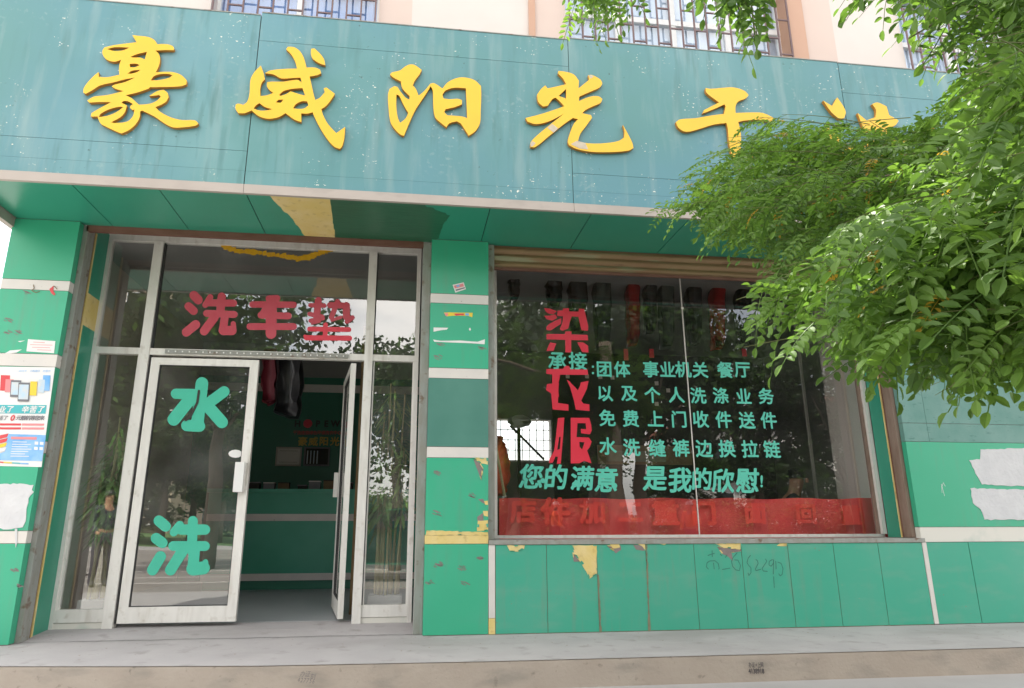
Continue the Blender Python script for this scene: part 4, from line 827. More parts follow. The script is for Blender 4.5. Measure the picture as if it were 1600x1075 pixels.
def garment(name, label, cat, pts, Y, depth, m, group=None, hook=True, scale=1, off=(0, 0)):
    lp = px_loop(pts, Y, scale, off, 3); xs = [p[0] for p in lp]; zs = [p[1] for p in lp]; cx, cz_ = sum(xs)/len(xs), sum(zs)/len(zs)
    t = thing(name, label, cat, (cx, Y, max(zs)), group)
    b = MB(); b.prism([[(cx+(p[0]-cx)*.8, cz_+(p[1]-cz_)*.96) for p in lp]], Y-depth, Y); n_ = len(lp)
    b2 = MB(); ring = []
    for s_, yy in ((.80, -depth), (.97, -depth*.6), (1, 0), (.97, depth*.6), (.80, depth)):
        ring.append([(cx+(p[0]-cx)*s_+.012*math.sin(i*2.3+s_*9), Y+yy+.012*math.sin(i*1.7), cz_+(p[1]-cz_)*(1-(1-s_)*.25)) for i, p in enumerate(lp)])
    for r_ in ring: b2.v += r_
    for k in range(4):
        for i in range(n_): b2.f.append((k*n_+i, k*n_+(i+1) % n_, (k+1)*n_+(i+1) % n_, (k+1)*n_+i)); b2.mi.append(0)
    tr = tessellate_polygon([[Vector((p[0], p[2], 0)) for p in ring[0]]]); b2.f += [tuple(q) for q in tr]+[tuple(4*n_+i for i in q) for q in tr]; b2.mi += [0]*(2*len(tr))
    b2.build('cover', m, t, smooth=True)
    if hook: MB().tube([(cx-.10, Y, max(zs)-.05), (cx, Y, max(zs)+.01), (cx+.10, Y, max(zs)-.05)], .005).build('hanger', 'steel', t); MB().tube([(cx, Y, max(zs)+.01), (cx, Y, max(zs)+.06), (cx+.02, Y, max(zs)+.08), (cx+.035, Y, max(zs)+.06)], .003).build('hook', 'steel', t)
    return t
garment('hanging_garment', 'maroon garment hanging inside the open doorway behind the glass', 'clothes', [(413, 545), (433, 545), (434, 590), (432, 628), (420, 634), (411, 628), (409, 590)], 1.5, .05, 'maroon')
garment('garment_bag', 'long black garment bag hanging in the open doorway', 'clothes', [(434, 545), (462, 547), (474, 565), (472, 620), (468, 655), (450, 654), (428, 645), (432, 600)], 1.45, .07, 'black')
gl = [(940, 425, 545, 13, 'plastic', 'pale'), (865, 425, 480, 12, 'plastic_dark', 'short dark'), (902, 425, 520, 14, 'plastic_dark', 'dark'), (988, 432, 540, 10, 'plastic_red', 'red'), (1040, 432, 545, 11, 'plastic', 'pale green'), (1083, 436, 540, 11, 'plastic_dark', 'black'), (1120, 436, 546, 11, 'plastic_red', 'dark red'), (1160, 440, 545, 11, 'plastic_dark', 'charcoal'), (803, 420, 470, 8, 'plastic_dark', 'small dark'), (1015, 432, 520, 9, 'plastic_dark', 'narrow black')]
posn = ['fourth', 'second', 'third', 'fifth', 'seventh', 'eighth', 'ninth', 'last', 'first', 'sixth']
for (x, y0, y1, w_, m, cn), pn in zip(gl, posn):
    garment('covered_garment', '%s garment in plastic, %s from left on the rail behind the window' % (cn, pn), 'clothes', [(x-w_*.6, y0), (x+w_*.6, y0), (x+w_, y0+18), (x+w_*1.05, y0*.4+y1*.6), (x+w_*.8, y1), (x-w_*.7, y1+2), (x-w_, y0*.5+y1*.5), (x-w_, y0+18)], 1.45, .06, m, 'garments on the rail')
tag(MB().tube([W(780, 418, 1.45), W(1340, 450, 1.45)], .015).build('clothes_rail', 'steel'), 'metal clothes rail high behind the shop window', 'rail')
for i, (x, y, h, m, nm) in enumerate(((978, 545, 18, 'printred', 'pink red tag under the red garment'), (1018, 545, 14, 'vinyl_red', 'small red tag right of the tree trunk reflection'), (1163, 545, 12, 'vinyl_red', 'small red tag hanging above the last word of the first line'))):
    a = W(x-4, y, 1.4); c = W(x+4, y+h, 1.4); tag(box('red_tag', m, None, a.x, c.x, 1.395, 1.405, c.z, a.z, .003), nm, 'tag')
for i, (x, y) in enumerate(((887, 588), (917, 588), (938, 589), (957, 590), (1026, 599), (1044, 610), (1026, 631))):
    a = W(x-3, y-3, 1.3); c = W(x+3, y+3, 1.3); tag(box('paper_tag', 'trim', None, a.x, c.x, 1.297, 1.303, c.z, a.z), 'tiny cream paper tag behind the glass, %s of seven from the left' % ('first', 'second', 'third', 'fourth', 'lower fifth', 'seventh', 'lowest')[i], 'tag', 'paper tags')
# red banner along the foot of the window
BNY = .56
b = MB(); tl = W(776, 779, BNY); n_ = 90; vs = []
for i in range(n_+1):
    x = .80+(4.50-.80)*i/n_; zt = W(PX(Vector((x, BNY, 1)))[0], 779, BNY).z+.006*math.sin(i*.4); w1 = .014*math.sin(i*.33)+.010*math.sin(i*1.07)+.012*math.sin(i*.13); w2 = .02*math.sin(i*.21+2)+.008*math.sin(i*.9)
    vs += [(x, BNY+w1, zt), (x, BNY+w2-.01, zt*.6+.64*.4), (x, BNY-w1*.6+.02, .62)]
fs = []
for i in range(n_):
    for k in range(2): fs.append((i*3+k, i*3+k+1, i*3+k+4, i*3+k+3))
BN = thing('red_banner', 'long red cloth banner strung along the foot of the shop window', 'banner', (2.4, BNY, .62))
b.add(vs, fs).build('cloth', 'redcloth', BN, smooth=True)
b = MB()
for ch, px, h in (('店', 817, 34), ('件', 868, 38), ('加', 925, 34), ('工', 985, 32), ('重', 1040, 36), ('门', 1100, 34), ('面', 1180, 30), ('回', 1260, 28), ('重', 1330, 28)): text_px(b, ch, px, 798+(px-817)*.012, h, BNY-.045, .05, 1.15)
b.build('lettering', 'redtext', BN)
# raincloth, broom and red bag in the left corner of the window
garment('orange_raincoat', 'orange raincoat hung in the left corner of the shop window', 'coat', [(772, 680), (783, 682), (790, 700), (797, 735), (792, 762), (788, 775), (772, 775)], .75, .05, 'orange', hook=False)
BR = thing('mop', 'pale wooden mop handle leaning in the left corner behind the window', 'mop', W(788, 776, .66)); MB().tube([W(773, 688, .66), W(789, 778, .66)], .012).build('handle', 'bamboo_stem', BR); MB().tube([W(788, 775, .66), W(790, 800, .66)], [.02, .05]).build('mop_head', 'cap', BR)
garment('red_bag', 'dark red plastic bag standing at the left foot of the window', 'bag', [(776, 790), (790, 775), (802, 795), (806, 838), (776, 838)], .66, .04, 'maroon', hook=False)
garment('white_bag', 'crumpled white plastic bag hanging before the rear window grille', 'bag', [(793, 655), (803, 650), (815, 649), (829, 655), (830, 663), (815, 668), (800, 668)], 2.4, .06, 'paper', hook=False)
BDS = thing('board_sign', 'dull olive notice board behind the window text', 'board', W(985, 710, 1.8)); a = W(935, 725, 1.8); c = W(1080, 697, 1.8)
box('board', 'wood', BDS, a.x, c.x, 1.8, 1.82, a.z, c.z); box('plate', 'seam_b', BDS, a.x+.1, c.x-.3, 1.795, 1.8, a.z+.03, c.z-.06)
LB = thing('ceiling_lamp', 'small lit bulb on the white column behind the window', 'lamp', W(1331, 631, .86)); c = W(1331, 631, .85)
MB().lathe((c.x, c.y, c.z-.028), [(.004, 0), (.02, .008), (.026, .026), (.02, .044), (.006, .054)], 12).build('bulb', 'bulb', LB, smooth=True); MB().lathe((c.x, c.y, c.z+.026), [(.014, 0), (.014, .03)], 10).build('socket', 'white', LB)
# inner partition uprights on the right
for px in (1268, 1303):
    a = W(px, 700, 1.9); tag(box('metal_upright', 'band', None, a.x-.012, a.x+.012, 1.9, 1.93, .036, 3.3), ('left' if px == 1268 else 'right')+' thin pale metal upright inside the right end of the window', 'post')

# bamboo behind the side panes
def bamboo(x0, x1, zl0, zl1, label, seed, Y0, ns):
    rr = random.Random(seed); cx = (x0+x1)/2
    t = thing('bamboo_plant', label, 'plant', (cx, Y0, .036))
    pb = MB().box(x0+.02, x1-.02, Y0-.1, Y0+.14, .036, .22).build('planter', 'pot', t, bevel=.01)
    lm = [MB(), MB()]
    for i in range(ns):
        x = rr.uniform(x0+.05, x1-.05); y = rr.uniform(Y0-.05, Y0+.1); h = rr.uniform(zl0+.1, zl1+.1); lean = rr.uniform(-.08, .08); pts = []; rads = []
        k = 9
        for j in range(k+1):
            q = j/k; pts.append((x+lean*q, y, .2+(h-.2)*q)); rads.append(.011-.005*q+(.002 if j % 2 else 0))
        MB().tube(pts, rads, 6).build('stem', 'bamboo_stem', t)
        for j in range(44):
            q = rr.uniform((zl0-.2)/h, 1); p = Vector((x+lean*q, y, .2+(h-.2)*q)); a = rr.uniform(0, 6.28); L = rr.uniform(.11, .21); w_ = rr.uniform(.011, .018)
            d = Vector((math.cos(a), math.sin(a)*.6, rr.uniform(-1.1, .25))).normalized(); sd_ = d.cross(Vector((0, 0, 1))).normalized(); bend = Vector((0, 0, -L*.25))
            p = p+d*.04; m1 = p+d*L*.35; m2 = p+d*L*.7+bend*.5; e_ = p+d*L+bend
            b_ = lm[j % 2]; b_.add([p, m1+sd_*w_, m2+sd_*w_*.7, e_, m2-sd_*w_*.7, m1-sd_*w_], [(0, 1, 5), (1, 2, 4, 5), (2, 3, 4)])
    for b_ in lm: o = b_.build('leaves', 'bamboo_leaf', t); o['kind'] = 'stuff'
bamboo(-2.50, m1a-.02, .85, 1.75, 'potted bamboo behind the pane left of the closed door leaf', 3, .70, 13)
bamboo(m2b+.02, .02, .95, 2.0, 'potted bamboo behind the pane between the open door and the pillar', 4, .70, 11)

# ------------------------------------------------------------------ people
def person(label, loc, yaw, joints, cloth_t, cloth_l, extra=None, scale=1.0):
    t = thing('person', label, 'person', loc); t.rotation_euler = (0, 0, yaw)
    def skin(name, idx, edges, rad, m, lv=2):
        me = D.meshes.new(name); me.from_pydata([tuple(Vector(joints[i])*scale) for i in idx], [], [(idx.index(a), idx.index(b_)) for a, b_ in edges])
        o = D.objects.new(name, me); COL.objects.link(o); md = o.modifiers.new('s', 'SKIN'); ss = o.modifiers.new('u', 'SUBSURF'); ss.levels = lv; ss.render_levels = lv; md.use_smooth_shade = True
        for k, i in enumerate(idx):
            r_ = rad[i]*scale if isinstance(rad[i], float) else rad[i]; me.skin_vertices[0].data[k].radius = (r_, r_)
        me.skin_vertices[0].data[0].use_root = True
        bpy.context.view_layer.update(); dg = bpy.context.evaluated_depsgraph_get(); nm = D.meshes.new_from_object(o.evaluated_get(dg)); D.objects.remove(o)
        nm.materials.clear(); nm.materials.append(M[m]); o2 = D.objects.new(name, nm); COL.objects.link(o2); o2.parent = t; return o2
    E_ = [('pel', 'ch'), ('ch', 'nk'), ('nk', 'hd'), ('hd', 'tp')]
    for s_ in 'LR': E_ += [('ch', 'sh'+s_), ('sh'+s_, 'el'+s_), ('el'+s_, 'wr'+s_), ('wr'+s_, 'ha'+s_), ('pel', 'hi'+s_), ('hi'+s_, 'kn'+s_), ('kn'+s_, 'an'+s_), ('an'+s_, 'to'+s_)]
    rad = {'pel': .13, 'ch': .14, 'nk': .055, 'hd': .085, 'tp': .07}
    for s_ in 'LR': rad.update({'sh'+s_: .06, 'el'+s_: .042, 'wr'+s_: .03, 'ha'+s_: .034, 'hi'+s_: .085, 'kn'+s_: .055, 'an'+s_: .04, 'to'+s_: .035})
    skin('body', list(rad), E_, rad, 'skin')
    tp = ['pel', 'ch', 'shL', 'shR', 'elL', 'elR', 'wrL', 'wrR']; tr = dict(rad); tr.update({'pel': .16, 'ch': .165, 'shL': .08, 'shR': .08, 'elL': .06, 'elR': .06, 'wrL': .045, 'wrR': .045})
    skin('jacket', tp, [e_ for e_ in E_ if e_[0] in tp and e_[1] in tp], tr, cloth_t)
    lg = ['pel', 'hiL', 'hiR', 'knL', 'knR', 'anL', 'anR', 'toL', 'toR']; tr2 = dict(rad); tr2.update({'pel': .150, 'hiL': .105, 'hiR': .105, 'knL': .075, 'knR': .075, 'anL': .06, 'anR': .06, 'toL': .05, 'toR': .05})
    skin('trousers', lg, [e_ for e_ in E_ if e_[0] in lg and e_[1] in lg], tr2, cloth_l)
    h = Vector(joints['tp'])*scale
    cp_ = MB().lathe((h.x, h.y+.005, h.z-.03), [(.10, 0), (.098, .035), (.075, .085), (.03, .105)], 14)
    if extra == 'cap': cp_.box(h.x-.07, h.x+.07, h.y-.17, h.y-.08, h.z-.03, h.z-.018)
    me = D.meshes.new('hat'); me.from_pydata(cp_.v, [], cp_.f); me.materials.append(M['cap' if extra == 'cap' else 'hair']); o = D.objects.new('cap' if extra == 'cap' else 'hair', me); COL.objects.link(o); o.parent = t
    fc = MB(); hd = Vector(joints['hd'])*scale; fc.box(hd.x-.012, hd.x+.012, hd.y-.115, hd.y-.085, hd.z+.0, hd.z+.045)
    me = D.meshes.new('nose'); me.from_pydata(fc.v, [], fc.f); me.materials.append(M['skin']); o = D.objects.new('nose', me); COL.objects.link(o); o.parent = t
    return t
ST_ = {'pel': (0, 0, .95), 'ch': (0, 0, 1.28), 'nk': (0, -.01, 1.46), 'hd': (0, -.02, 1.58), 'tp': (0, -.02, 1.66)}
for s_, k in (('L', -1), ('R', 1)): ST_.update({'sh'+s_: (k*.18, 0, 1.38), 'el'+s_: (k*.24, -.03, 1.10), 'wr'+s_: (k*.22, -.20, .95), 'ha'+s_: (k*.20, -.27, .93), 'hi'+s_: (k*.09, 0, .88), 'kn'+s_: (k*.11, -.03, .48), 'an'+s_: (k*.12, .02, .08), 'to'+s_: (k*.13, -.12, .03)})
person('street sweeper in orange vest and white cap, mirrored at the left of the window', (MIR(868, GW, -14), -14, -.36), math.pi*.6, ST_, 'hivis', 'dark_cloth', 'cap')
person('second street sweeper in orange vest and white cap, mirrored below the glass joint', (MIR(1078, GW, -12.5), -12.5, -.36), math.pi*1.2, ST_, 'hivis', 'navy', 'cap', .97)
person('passer-by in navy clothes on the road, mirrored in the left side pane', (MIR(168, GD, -7.5), -7.5, -.36), math.pi*.75, ST_, 'dark_cloth', 'dark_cloth', None)
SI = {'pel': (0, .1, .50), 'ch': (0, 0, .86), 'nk': (0, -.05, 1.03), 'hd': (0, -.09, 1.14), 'tp': (0, -.09, 1.22)}
for s_, k in (('L', -1), ('R', 1)): SI.update({'sh'+s_: (k*.18, -.02, .96), 'el'+s_: (k*.24, -.16, .74), 'wr'+s_: (k*.14, -.38, .72), 'ha'+s_: (k*.11, -.46, .71), 'hi'+s_: (k*.1, .06, .48), 'kn'+s_: (k*.12, -.36, .50), 'an'+s_: (k*.12, -.38, .08), 'to'+s_: (k*.12, -.5, .04)})
pp = W(1225, 700, 1.7)
person('worker in dark clothes sitting inside behind the window near the right end', (pp.x, 1.7, .06), R(65), SI, 'dark_cloth', 'dark_cloth')
SB = thing('stool', 'low dark stool under the seated worker', 'stool', (pp.x, 1.75, .036)); box('seat', 'int_dark', SB, pp.x-.16, pp.x+.16, 1.62, 1.9, .36, .40)
for sx1 in (-.13, .13):
    for sy1 in (1.65, 1.87): box('leg', 'steel', SB, pp.x+sx1-.012, pp.x+sx1+.012, sy1-.012, sy1+.012, .036, .36)

# ------------------------------------------------------------------ trees
def leaf_shape(rr, pairs, L, lw, ll):
    """one compound locust leaf: base at 0, stalk along +X, leaflets left and right"""
    vs = []; fs = []; droop = rr.uniform(-.1, .7)
    def P_(t): return Vector((L*t, 0, -droop*L*t*t))
    def leaflet(base, d, nrm, l, w):
        d = d.normalized(); s_ = nrm.cross(d).normalized(); up = d.cross(s_); k = len(vs); f_ = rr.uniform(.12, .4)*w; dr = up*(-l*rr.uniform(0, .25))
        for t, wd in ((.0, .0), (.22, .75), (.5, 1.0), (.78, .78), (1, .12)):
            c = base+d*l*t+dr*t*t
            if wd == 0: vs.append(c)
            else: vs.extend([c-s_*w*.5*wd+up*f_*wd, c, c+s_*w*.5*wd+up*f_*wd])
        fs.extend([(k, k+2, k+1), (k, k+3, k+2)])
        for q in range(3):
            a = k+1+q*3; fs.extend([(a, a+1, a+4, a+3), (a+1, a+2, a+5, a+4)])
    for i in range(pairs):
        t = .18+.78*i/pairs; sz = 1-.35*abs(t-.55)
        for sgn in (-1, 1):
            if rr.random() < .05: continue
            d = Vector((.42+rr.uniform(-.12, .12), sgn, rr.uniform(-.35, .05))); nrm = Vector((rr.uniform(-.25, .25), rr.uniform(-.35, .35), 1))
            leaflet(P_(t+rr.uniform(-.01, .01))+d.normalized()*.004, d, nrm, ll*sz*rr.uniform(.85, 1.1), lw*sz*rr.uniform(.9, 1.1))
    leaflet(P_(1), Vector((1, rr.uniform(-.2, .2), -droop*1.4)), Vector((0, 0, 1)), ll*.95, lw)
    k = len(vs); r_ = .0012
    for i in range(5):
        p = P_(i/4); vs.extend([p+Vector((0, r_, 0)), p+Vector((0, -r_, 0)), p+Vector((0, 0, -r_*1.6))])
    for i in range(4):
        a = k+i*3; fs.extend([(a, a+1, a+4, a+3), (a+1, a+2, a+5, a+4), (a+2, a, a+3, a+5)])
    return vs, fs
rr = random.Random(21)
LV = [leaf_shape(rr, rr.choice((5, 6, 7)), rr.uniform(.13, .20), .0195, .037) for _ in range(10)]+[leaf_shape(rr, rr.choice((6, 7, 8)), rr.uniform(.15, .21), .0165, .035) for _ in range(8)]
def inpoly(x, y, poly):
    c = False; j = len(poly)-1
    for i in range(len(poly)):
        if (poly[i][1] > y) != (poly[j][1] > y) and x < (poly[j][0]-poly[i][0])*(y-poly[i][1])/(poly[j][1]-poly[i][1])+poly[i][0]: c = not c
        j = i
    return c
TRX, TRY = 3.3, -4.2
leaves = []      # (matrix, shape index, material key, in-frame size)
twigs = []
def region(poly, d0, d1, ntw, anchor, seed, mats, scale=1.0, reach=.4, down=.35, leftness=1.0, lat=.045):
    rr = random.Random(seed); A = AT(*anchor); xs = [p[0] for p in poly]; ys = [p[1] for p in poly]; c = 0; tries = 0
    while c < ntw and tries < ntw*40:
        tries += 1; x, y = rr.uniform(min(xs), max(xs)), rr.uniform(min(ys), max(ys))
        if not inpoly(x, y, poly): continue
        E0 = AT(x, y, rr.uniform(d0, d1)); c += 1
        to = (A-E0); S0 = E0+to.normalized()*min(to.length, reach*rr.uniform(.7, 1.3))+Vector((rr.uniform(-.1, .1), rr.uniform(-.1, .1), rr.uniform(-.16, .10)))
        n_ = 6; pts = []
        for i in range(n_+1):
            t = i/n_; p = S0.lerp(E0, t)+Vector((0, 0, .03*math.sin(math.pi*t)*reach)); pts.append(p)
        twigs.append((pts, .0019*scale)); L = sum((pts[i+1]-pts[i]).length for i in range(n_)); k = max(4, int(L/lat))
        for i in range(k):
            t = (i+.5)/k*n_; q = min(int(t), n_-1); p = pts[q].lerp(pts[q+1], t-q); d = (pts[q+1]-pts[q]).normalized()
            side = d.cross(Vector((0, 0, 1))).normalized()*(1 if i % 2 else -1)
            dr = (d*rr.uniform(.1, 1)+side*rr.uniform(.3, 1.1)+Vector((rr.uniform(-.4, .4), rr.uniform(-.4, .4), -rr.uniform(-.25, down*2.6)))).normalized()
            if i == k-1: dr = (d+Vector((0, 0, -.3))).normalized()
            s_ = scale*rr.uniform(.75, 1.12); tip = p+dr*.2*s_; mid = p+dr*.1*s_
            a_, b_ = PX(tip), PX(mid)
            if not inpoly(*b_, poly) or (not inpoly(*a_, poly) and rr.random() < .7): continue
            up = (Vector((rr.uniform(-.8, .8), rr.uniform(-1.1, .3), 1))).normalized(); yv = up.cross(dr).normalized(); zv = dr.cross(yv)
            mt = Matrix(((dr.x*s_, yv.x*s_, zv.x*s_, p.x), (dr.y*s_, yv.y*s_, zv.y*s_, p.y), (dr.z*s_, yv.z*s_, zv.z*s_, p.z), (0, 0, 0, 1)))
            u = rr.random(); acc = 0; mk = mats[-1][0]
            for nm, w_ in mats:
                acc += w_
                if u < acc: mk = nm; break
            if mk == 'leaf_y': mt = mt @ Matrix.Diagonal((.55, .55, .55, 1)); s_ *= .55
            dist = (p-CAM).length; inf = -40 < b_[0] < 1640 and -40 < b_[1] < 1100
            leaves.append((mt, rr.randrange(10) if d0 < 2.6 else 10+rr.randrange(8), mk, (s_/dist if inf else 0)))
MX1 = [('leaf_a', .48), ('leaf_b', .32), ('leaf_c', .165), ('leaf_y', .035)]
MX2 = [('leaf_a', .5), ('leaf_b', .33), ('leaf_c', .14), ('leaf_y', .03)]
MX3 = [('leaf_a', .5), ('leaf_b', .45), ('leaf_c', .05)]
region([(1012,345),(1055,290),(1050,258),(1130,222),(1140,188),(1200,165),(1240,190),(1290,172),(1370,200),(1420,190),(1450,150),(1560,110),(1680,110),(1680,440),(1420,450),(1250,440),(1190,430),(1160,385),(1110,375),(1070,330),(1030,350)], 3.3, 4.75, 290, (1700, 240, 3.8), 31, MX1, 1.05, .5, down=.18)
region([(1080,330),(1120,230),(1250,225),(1400,215),(1560,150),(1680,150),(1680,460),(1420,470),(1250,430),(1180,400),(1110,370)], 2.6, 3.5, 90, (1700, 250, 3.2), 32, MX1, 1.0, .45, down=.25)
region([(1195,455),(1230,430),(1260,380),(1330,330),(1420,280),(1540,230),(1700,200),(1700,585),(1560,625),(1500,600),(1430,640),(1400,580),(1340,595),(1290,565),(1240,545),(1205,530)], 1.5, 2.7, 190, (1760, 300, 2.3), 33, MX2, .98, .38)
region([(1135,445),(1180,425),(1250,430),(1300,440),(1290,470),(1215,500),(1180,540),(1150,550)], 1.7, 2.1, 10, (1420, 420, 2.0), 38, [('leaf_c', .6), ('leaf_a', .4)], .95, .35)
region([(1255,15),(1290,0),(1290,-120),(1760,-120),(1760,300),(1560,300),(1480,240),(1440,160),(1410,95),(1370,60),(1330,40)], 1.7, 2.8, 70, (1700, -60, 2.4), 34, MX2, .95, .42)
region([(1465,150),(1520,60),(1700,40),(1700,360),(1560,330),(1490,260),(1450,230)], 1.35, 1.9, 34, (1760, 40, 1.8), 35, MX2, .95, .3)
region([(1072,-100),(1215,-100),(1218,20),(1205,60),(1195,92),(1150,92),(1135,50),(1100,70),(1085,30)], 2.0, 2.6, 15, (1150, -260, 2.3), 36, MX3, 1.0, .35, down=.8)
region([(862,-100),(1005,-100),(1000,30),(985,52),(940,50),(895,58),(885,30),(868,22)], 2.8, 3.5, 18, (940, -220, 3.1), 37, MX2, .95, .35, down=.8)
region([(700,-700),(1900,-700),(1900,-110),(1250,-110),(700,-220)], 2.2, 4.2, 60, (1700, -300, 3), 39, MX3, 1.1, .6)
LT = thing('locust_tree', 'green locust tree hanging in from the right before the sign and window', 'tree', (TRX, TRY, -.155))
def wobble(a, b_, n_, amp, seed):
    rr = random.Random(seed); a = Vector(a); b_ = Vector(b_); o = []
    for i in range(n_+1):
        t = i/n_; o.append(a.lerp(b_, t)+Vector((rr.uniform(-amp, amp), rr.uniform(-amp, amp), rr.uniform(-amp, amp)))*math.sin(math.pi*t)+Vector((0, 0, amp*2*math.sin(math.pi*t))))
    return o
tk = wobble((TRX, TRY, -.16), (TRX-.15, TRY+.1, 3.6), 8, .05, 1); MB().tube(tk, [.16-.008*i for i in range(9)], 12).build('trunk', 'bark', LT, smooth=True)
anchors = [AT(1700, 240, 3.8), AT(1700, 250, 3.2), AT(1760, 300, 2.3), AT(1420, 420, 2.0), AT(1700, -60, 2.4), AT(1760, 40, 1.5), AT(1150, -260, 2.3), AT(940, -220, 3.1), AT(1700, -300, 3)]
for i, A in enumerate(anchors):
    st = tk[5+i % 3]; w_ = wobble(st, A, 6, .03, 50+i)
    r0 = .05 if (A-CAM).length > 2.9 else .016
    MB().tube(w_, [r0*(1-.1*k) for k in range(7)], 8).build('branch', 'bark', LT, smooth=True)
for i, (a, e_) in enumerate((((1700, 240, 3.8), (1180, 300, 4.0)), ((1700, 250, 3.2), (1250, 300, 3.1)), ((1760, 300, 2.3), (1380, 510, 1.9)), ((1760, 300, 2.3), (1490, 300, 2.0)), ((1700, -60, 2.4), (1420, 60, 2.2)), ((1760, 300, 2.3), (1280, 420, 2.1)))):
    MB().tube(wobble(AT(*a), AT(*e_), 7, .015, 70+i), [.008-.0009*k for k in range(8)], 6).build('branch', 'bark', LT, smooth=True)
b = MB()
for pts, r_ in twigs: b.tube(pts, [r_*(1.15-.13*i) for i in range(len(pts))], 4)
b.build('twigs', 'twig', LT)['kind'] = 'stuff'
leaves.sort(key=lambda q: -q[3]); print('leaves', len(leaves), 'twigs', len(twigs))
OFF = Matrix.Translation(-LT.location); meshes = {}
for mt, k, mk, s_ in leaves[:300]:
    if (k, mk) not in meshes:
        me = D.meshes.new('leaf'); me.from_pydata([tuple(v) for v in LV[k][0]], [], LV[k][1]); me.materials.append(M[mk]); meshes[(k, mk)] = me
    o = D.objects.new('leaf', meshes[(k, mk)]); COL.objects.link(o); o.parent = LT; o.matrix_local = OFF @ mt
b = MB(); keys = ['leaf_a', 'leaf_b', 'leaf_c', 'leaf_y']
for mt, k, mk, s_ in leaves[300:]:
    b.cur = keys.index(mk); b.add([mt @ v for v in LV[k][0]], LV[k][1])
b.build('foliage', keys, LT)['kind'] = 'stuff'

# trees across the street and along the kerb: seen mirrored in the panes
def make_crown(seed, n_, R_, H_, size):
    rr = random.Random(seed); b = MB(); blobs = [(Vector((rr.uniform(-.6, .6)*R_, rr.uniform(-.6, .6)*R_, rr.uniform(.15, .9)*H_)), rr.uniform(.28, .5)*R_) for _ in range(16)]
    for i in range(n_):
        c, r_ = rr.choice(blobs); d = Vector((rr.gauss(0, 1), rr.gauss(0, 1), rr.gauss(0, 1))).normalized()*r_*(rr.random()**.4); p = c+Vector((d.x, d.y, d.z*.75))
        u_ = Vector((rr.gauss(0, 1), rr.gauss(0, 1), rr.gauss(0, 1))).normalized(); v_ = u_.orthogonal().normalized(); s_ = size*rr.uniform(.6, 1.3); b.cur = 0 if rr.random() < .6 else (1 if rr.random() < .6 else 2)
        b.add([p-u_*s_, p+v_*s_*.5, p+u_*s_, p-v_*s_*.5], [(0, 1, 2, 3)])
    return b
cm = []
for i in range(3):
    o = make_crown(i+1, 9000, 2.6, 3.4, .095).build('crown', ['leaf_s', 'leaf_s', 'leaf_b']); cm.append(o.data); D.objects.remove(o)
def tree(x, y, h, s_, k, label, grp, trunk_h=2.6, lean=0, z0=-.36):
    t = thing('street_tree', label, 'tree', (x, y, z0), grp)
    MB().tube(wobble((x, y, z0), (x+lean, y, z0+trunk_h+.6*s_), 6, .06, int(x*10+y)), [.16*s_-.012*i*s_ for i in range(7)], 9).build('trunk', 'bark', t, smooth=True)
    rr = random.Random(int(x*7-y*3))
    for q in range(5):
        a = q*1.26; MB().tube(wobble((x+lean, y, z0+trunk_h), (x+lean+math.cos(a)*1.4*s_, y+math.sin(a)*1.4*s_, z0+trunk_h+rr.uniform(1, 2.2)*s_), 4, .08, q), [.06*s_, .045*s_, .03*s_, .02*s_, .012*s_], 6).build('limb', 'bark', t)
    o = D.objects.new('crown', cm[k]); COL.objects.link(o); o.parent = t; o.location = (lean, 0, trunk_h-.3*s_); o.scale = (s_, s_, h); o.rotation_euler = (0, 0, x)
kx = MIR(1004, GW, -9.6)
tree(kx, -9.6, 1.15, 1.15, 0, 'nearest roadside tree mirrored behind the middle of the window lettering', 'trees along the road', 2.9)
tree(MIR(800, GW, -10.5), -10.5, 1.1, 1.2, 1, 'roadside tree mirrored at the left edge of the window', 'trees along the road', 2.7)
tree(MIR(1330, GW, -9.5), -9.5, 1.1, 1.1, 2, 'roadside tree mirrored at the right end of the window', 'trees along the road', 2.0)
tree(MIR(620, GD, -11), -11, 1.0, 1.0, 2, 'roadside tree mirrored in the pane beside the pillar', 'trees along the road', 2.6)
tree(MIR(330, GD, -12), -12, 1.3, 1.4, 1, 'roadside tree mirrored in the closed door leaf', 'trees along the road', 3.4)
tree(MIR(1185, GW, -12), -12, 1.5, 1.35, 0, 'tall roadside tree mirrored behind the last words of the window lettering', 'trees along the road', 3.0)
tree(MIR(930, GW, -13.5), -13.5, 1.6, 1.4, 2, 'tall roadside tree further back, mirrored beside the red window characters', 'trees along the road', 3.2)
for i, (px, y) in enumerate(((215, -27), (255, -25.5), (300, -29), (345, -26), (390, -31), (165, -30), (120, -27))):
    tree(MIR(px, GD, y), y, 1.15, 1.25, i % 3, 'park tree standing on the lawn across the road, %s of seven' % ('third from the left', 'fourth from the left', 'fifth from the left', 'sixth from the left', 'rightmost', 'second from the left', 'leftmost')[i], 'park trees', 2.2+.2*(i % 3), z0=-.2)
for i, px in enumerate((880, 1060, 1230, 1420)): tree(MIR(px, GW, -26), -26, 1.1, 1.2, (i+1) % 3, 'tree before the white houses across the road, %s of four' % ('first', 'second', 'third', 'last')[i], 'trees before the houses', 1.3, z0=-.36)
for i in range(9):
    x = -52+i*7.2; t = thing('hedge', 'clipped hedge mass at the back of the park, %s from the far left' % ('first', 'second', 'third', 'fourth', 'fifth', 'sixth', 'seventh', 'eighth', 'ninth')[i], 'hedge', (x, -36, -.2), 'park hedges')
    o = D.objects.new('foliage', cm[i % 3]); COL.objects.link(o); o.parent = t; o.scale = (1.9, .7, 1.0); o.location = (0, 0, -.2); o.rotation_euler = (0, 0, i % 2*math.pi)
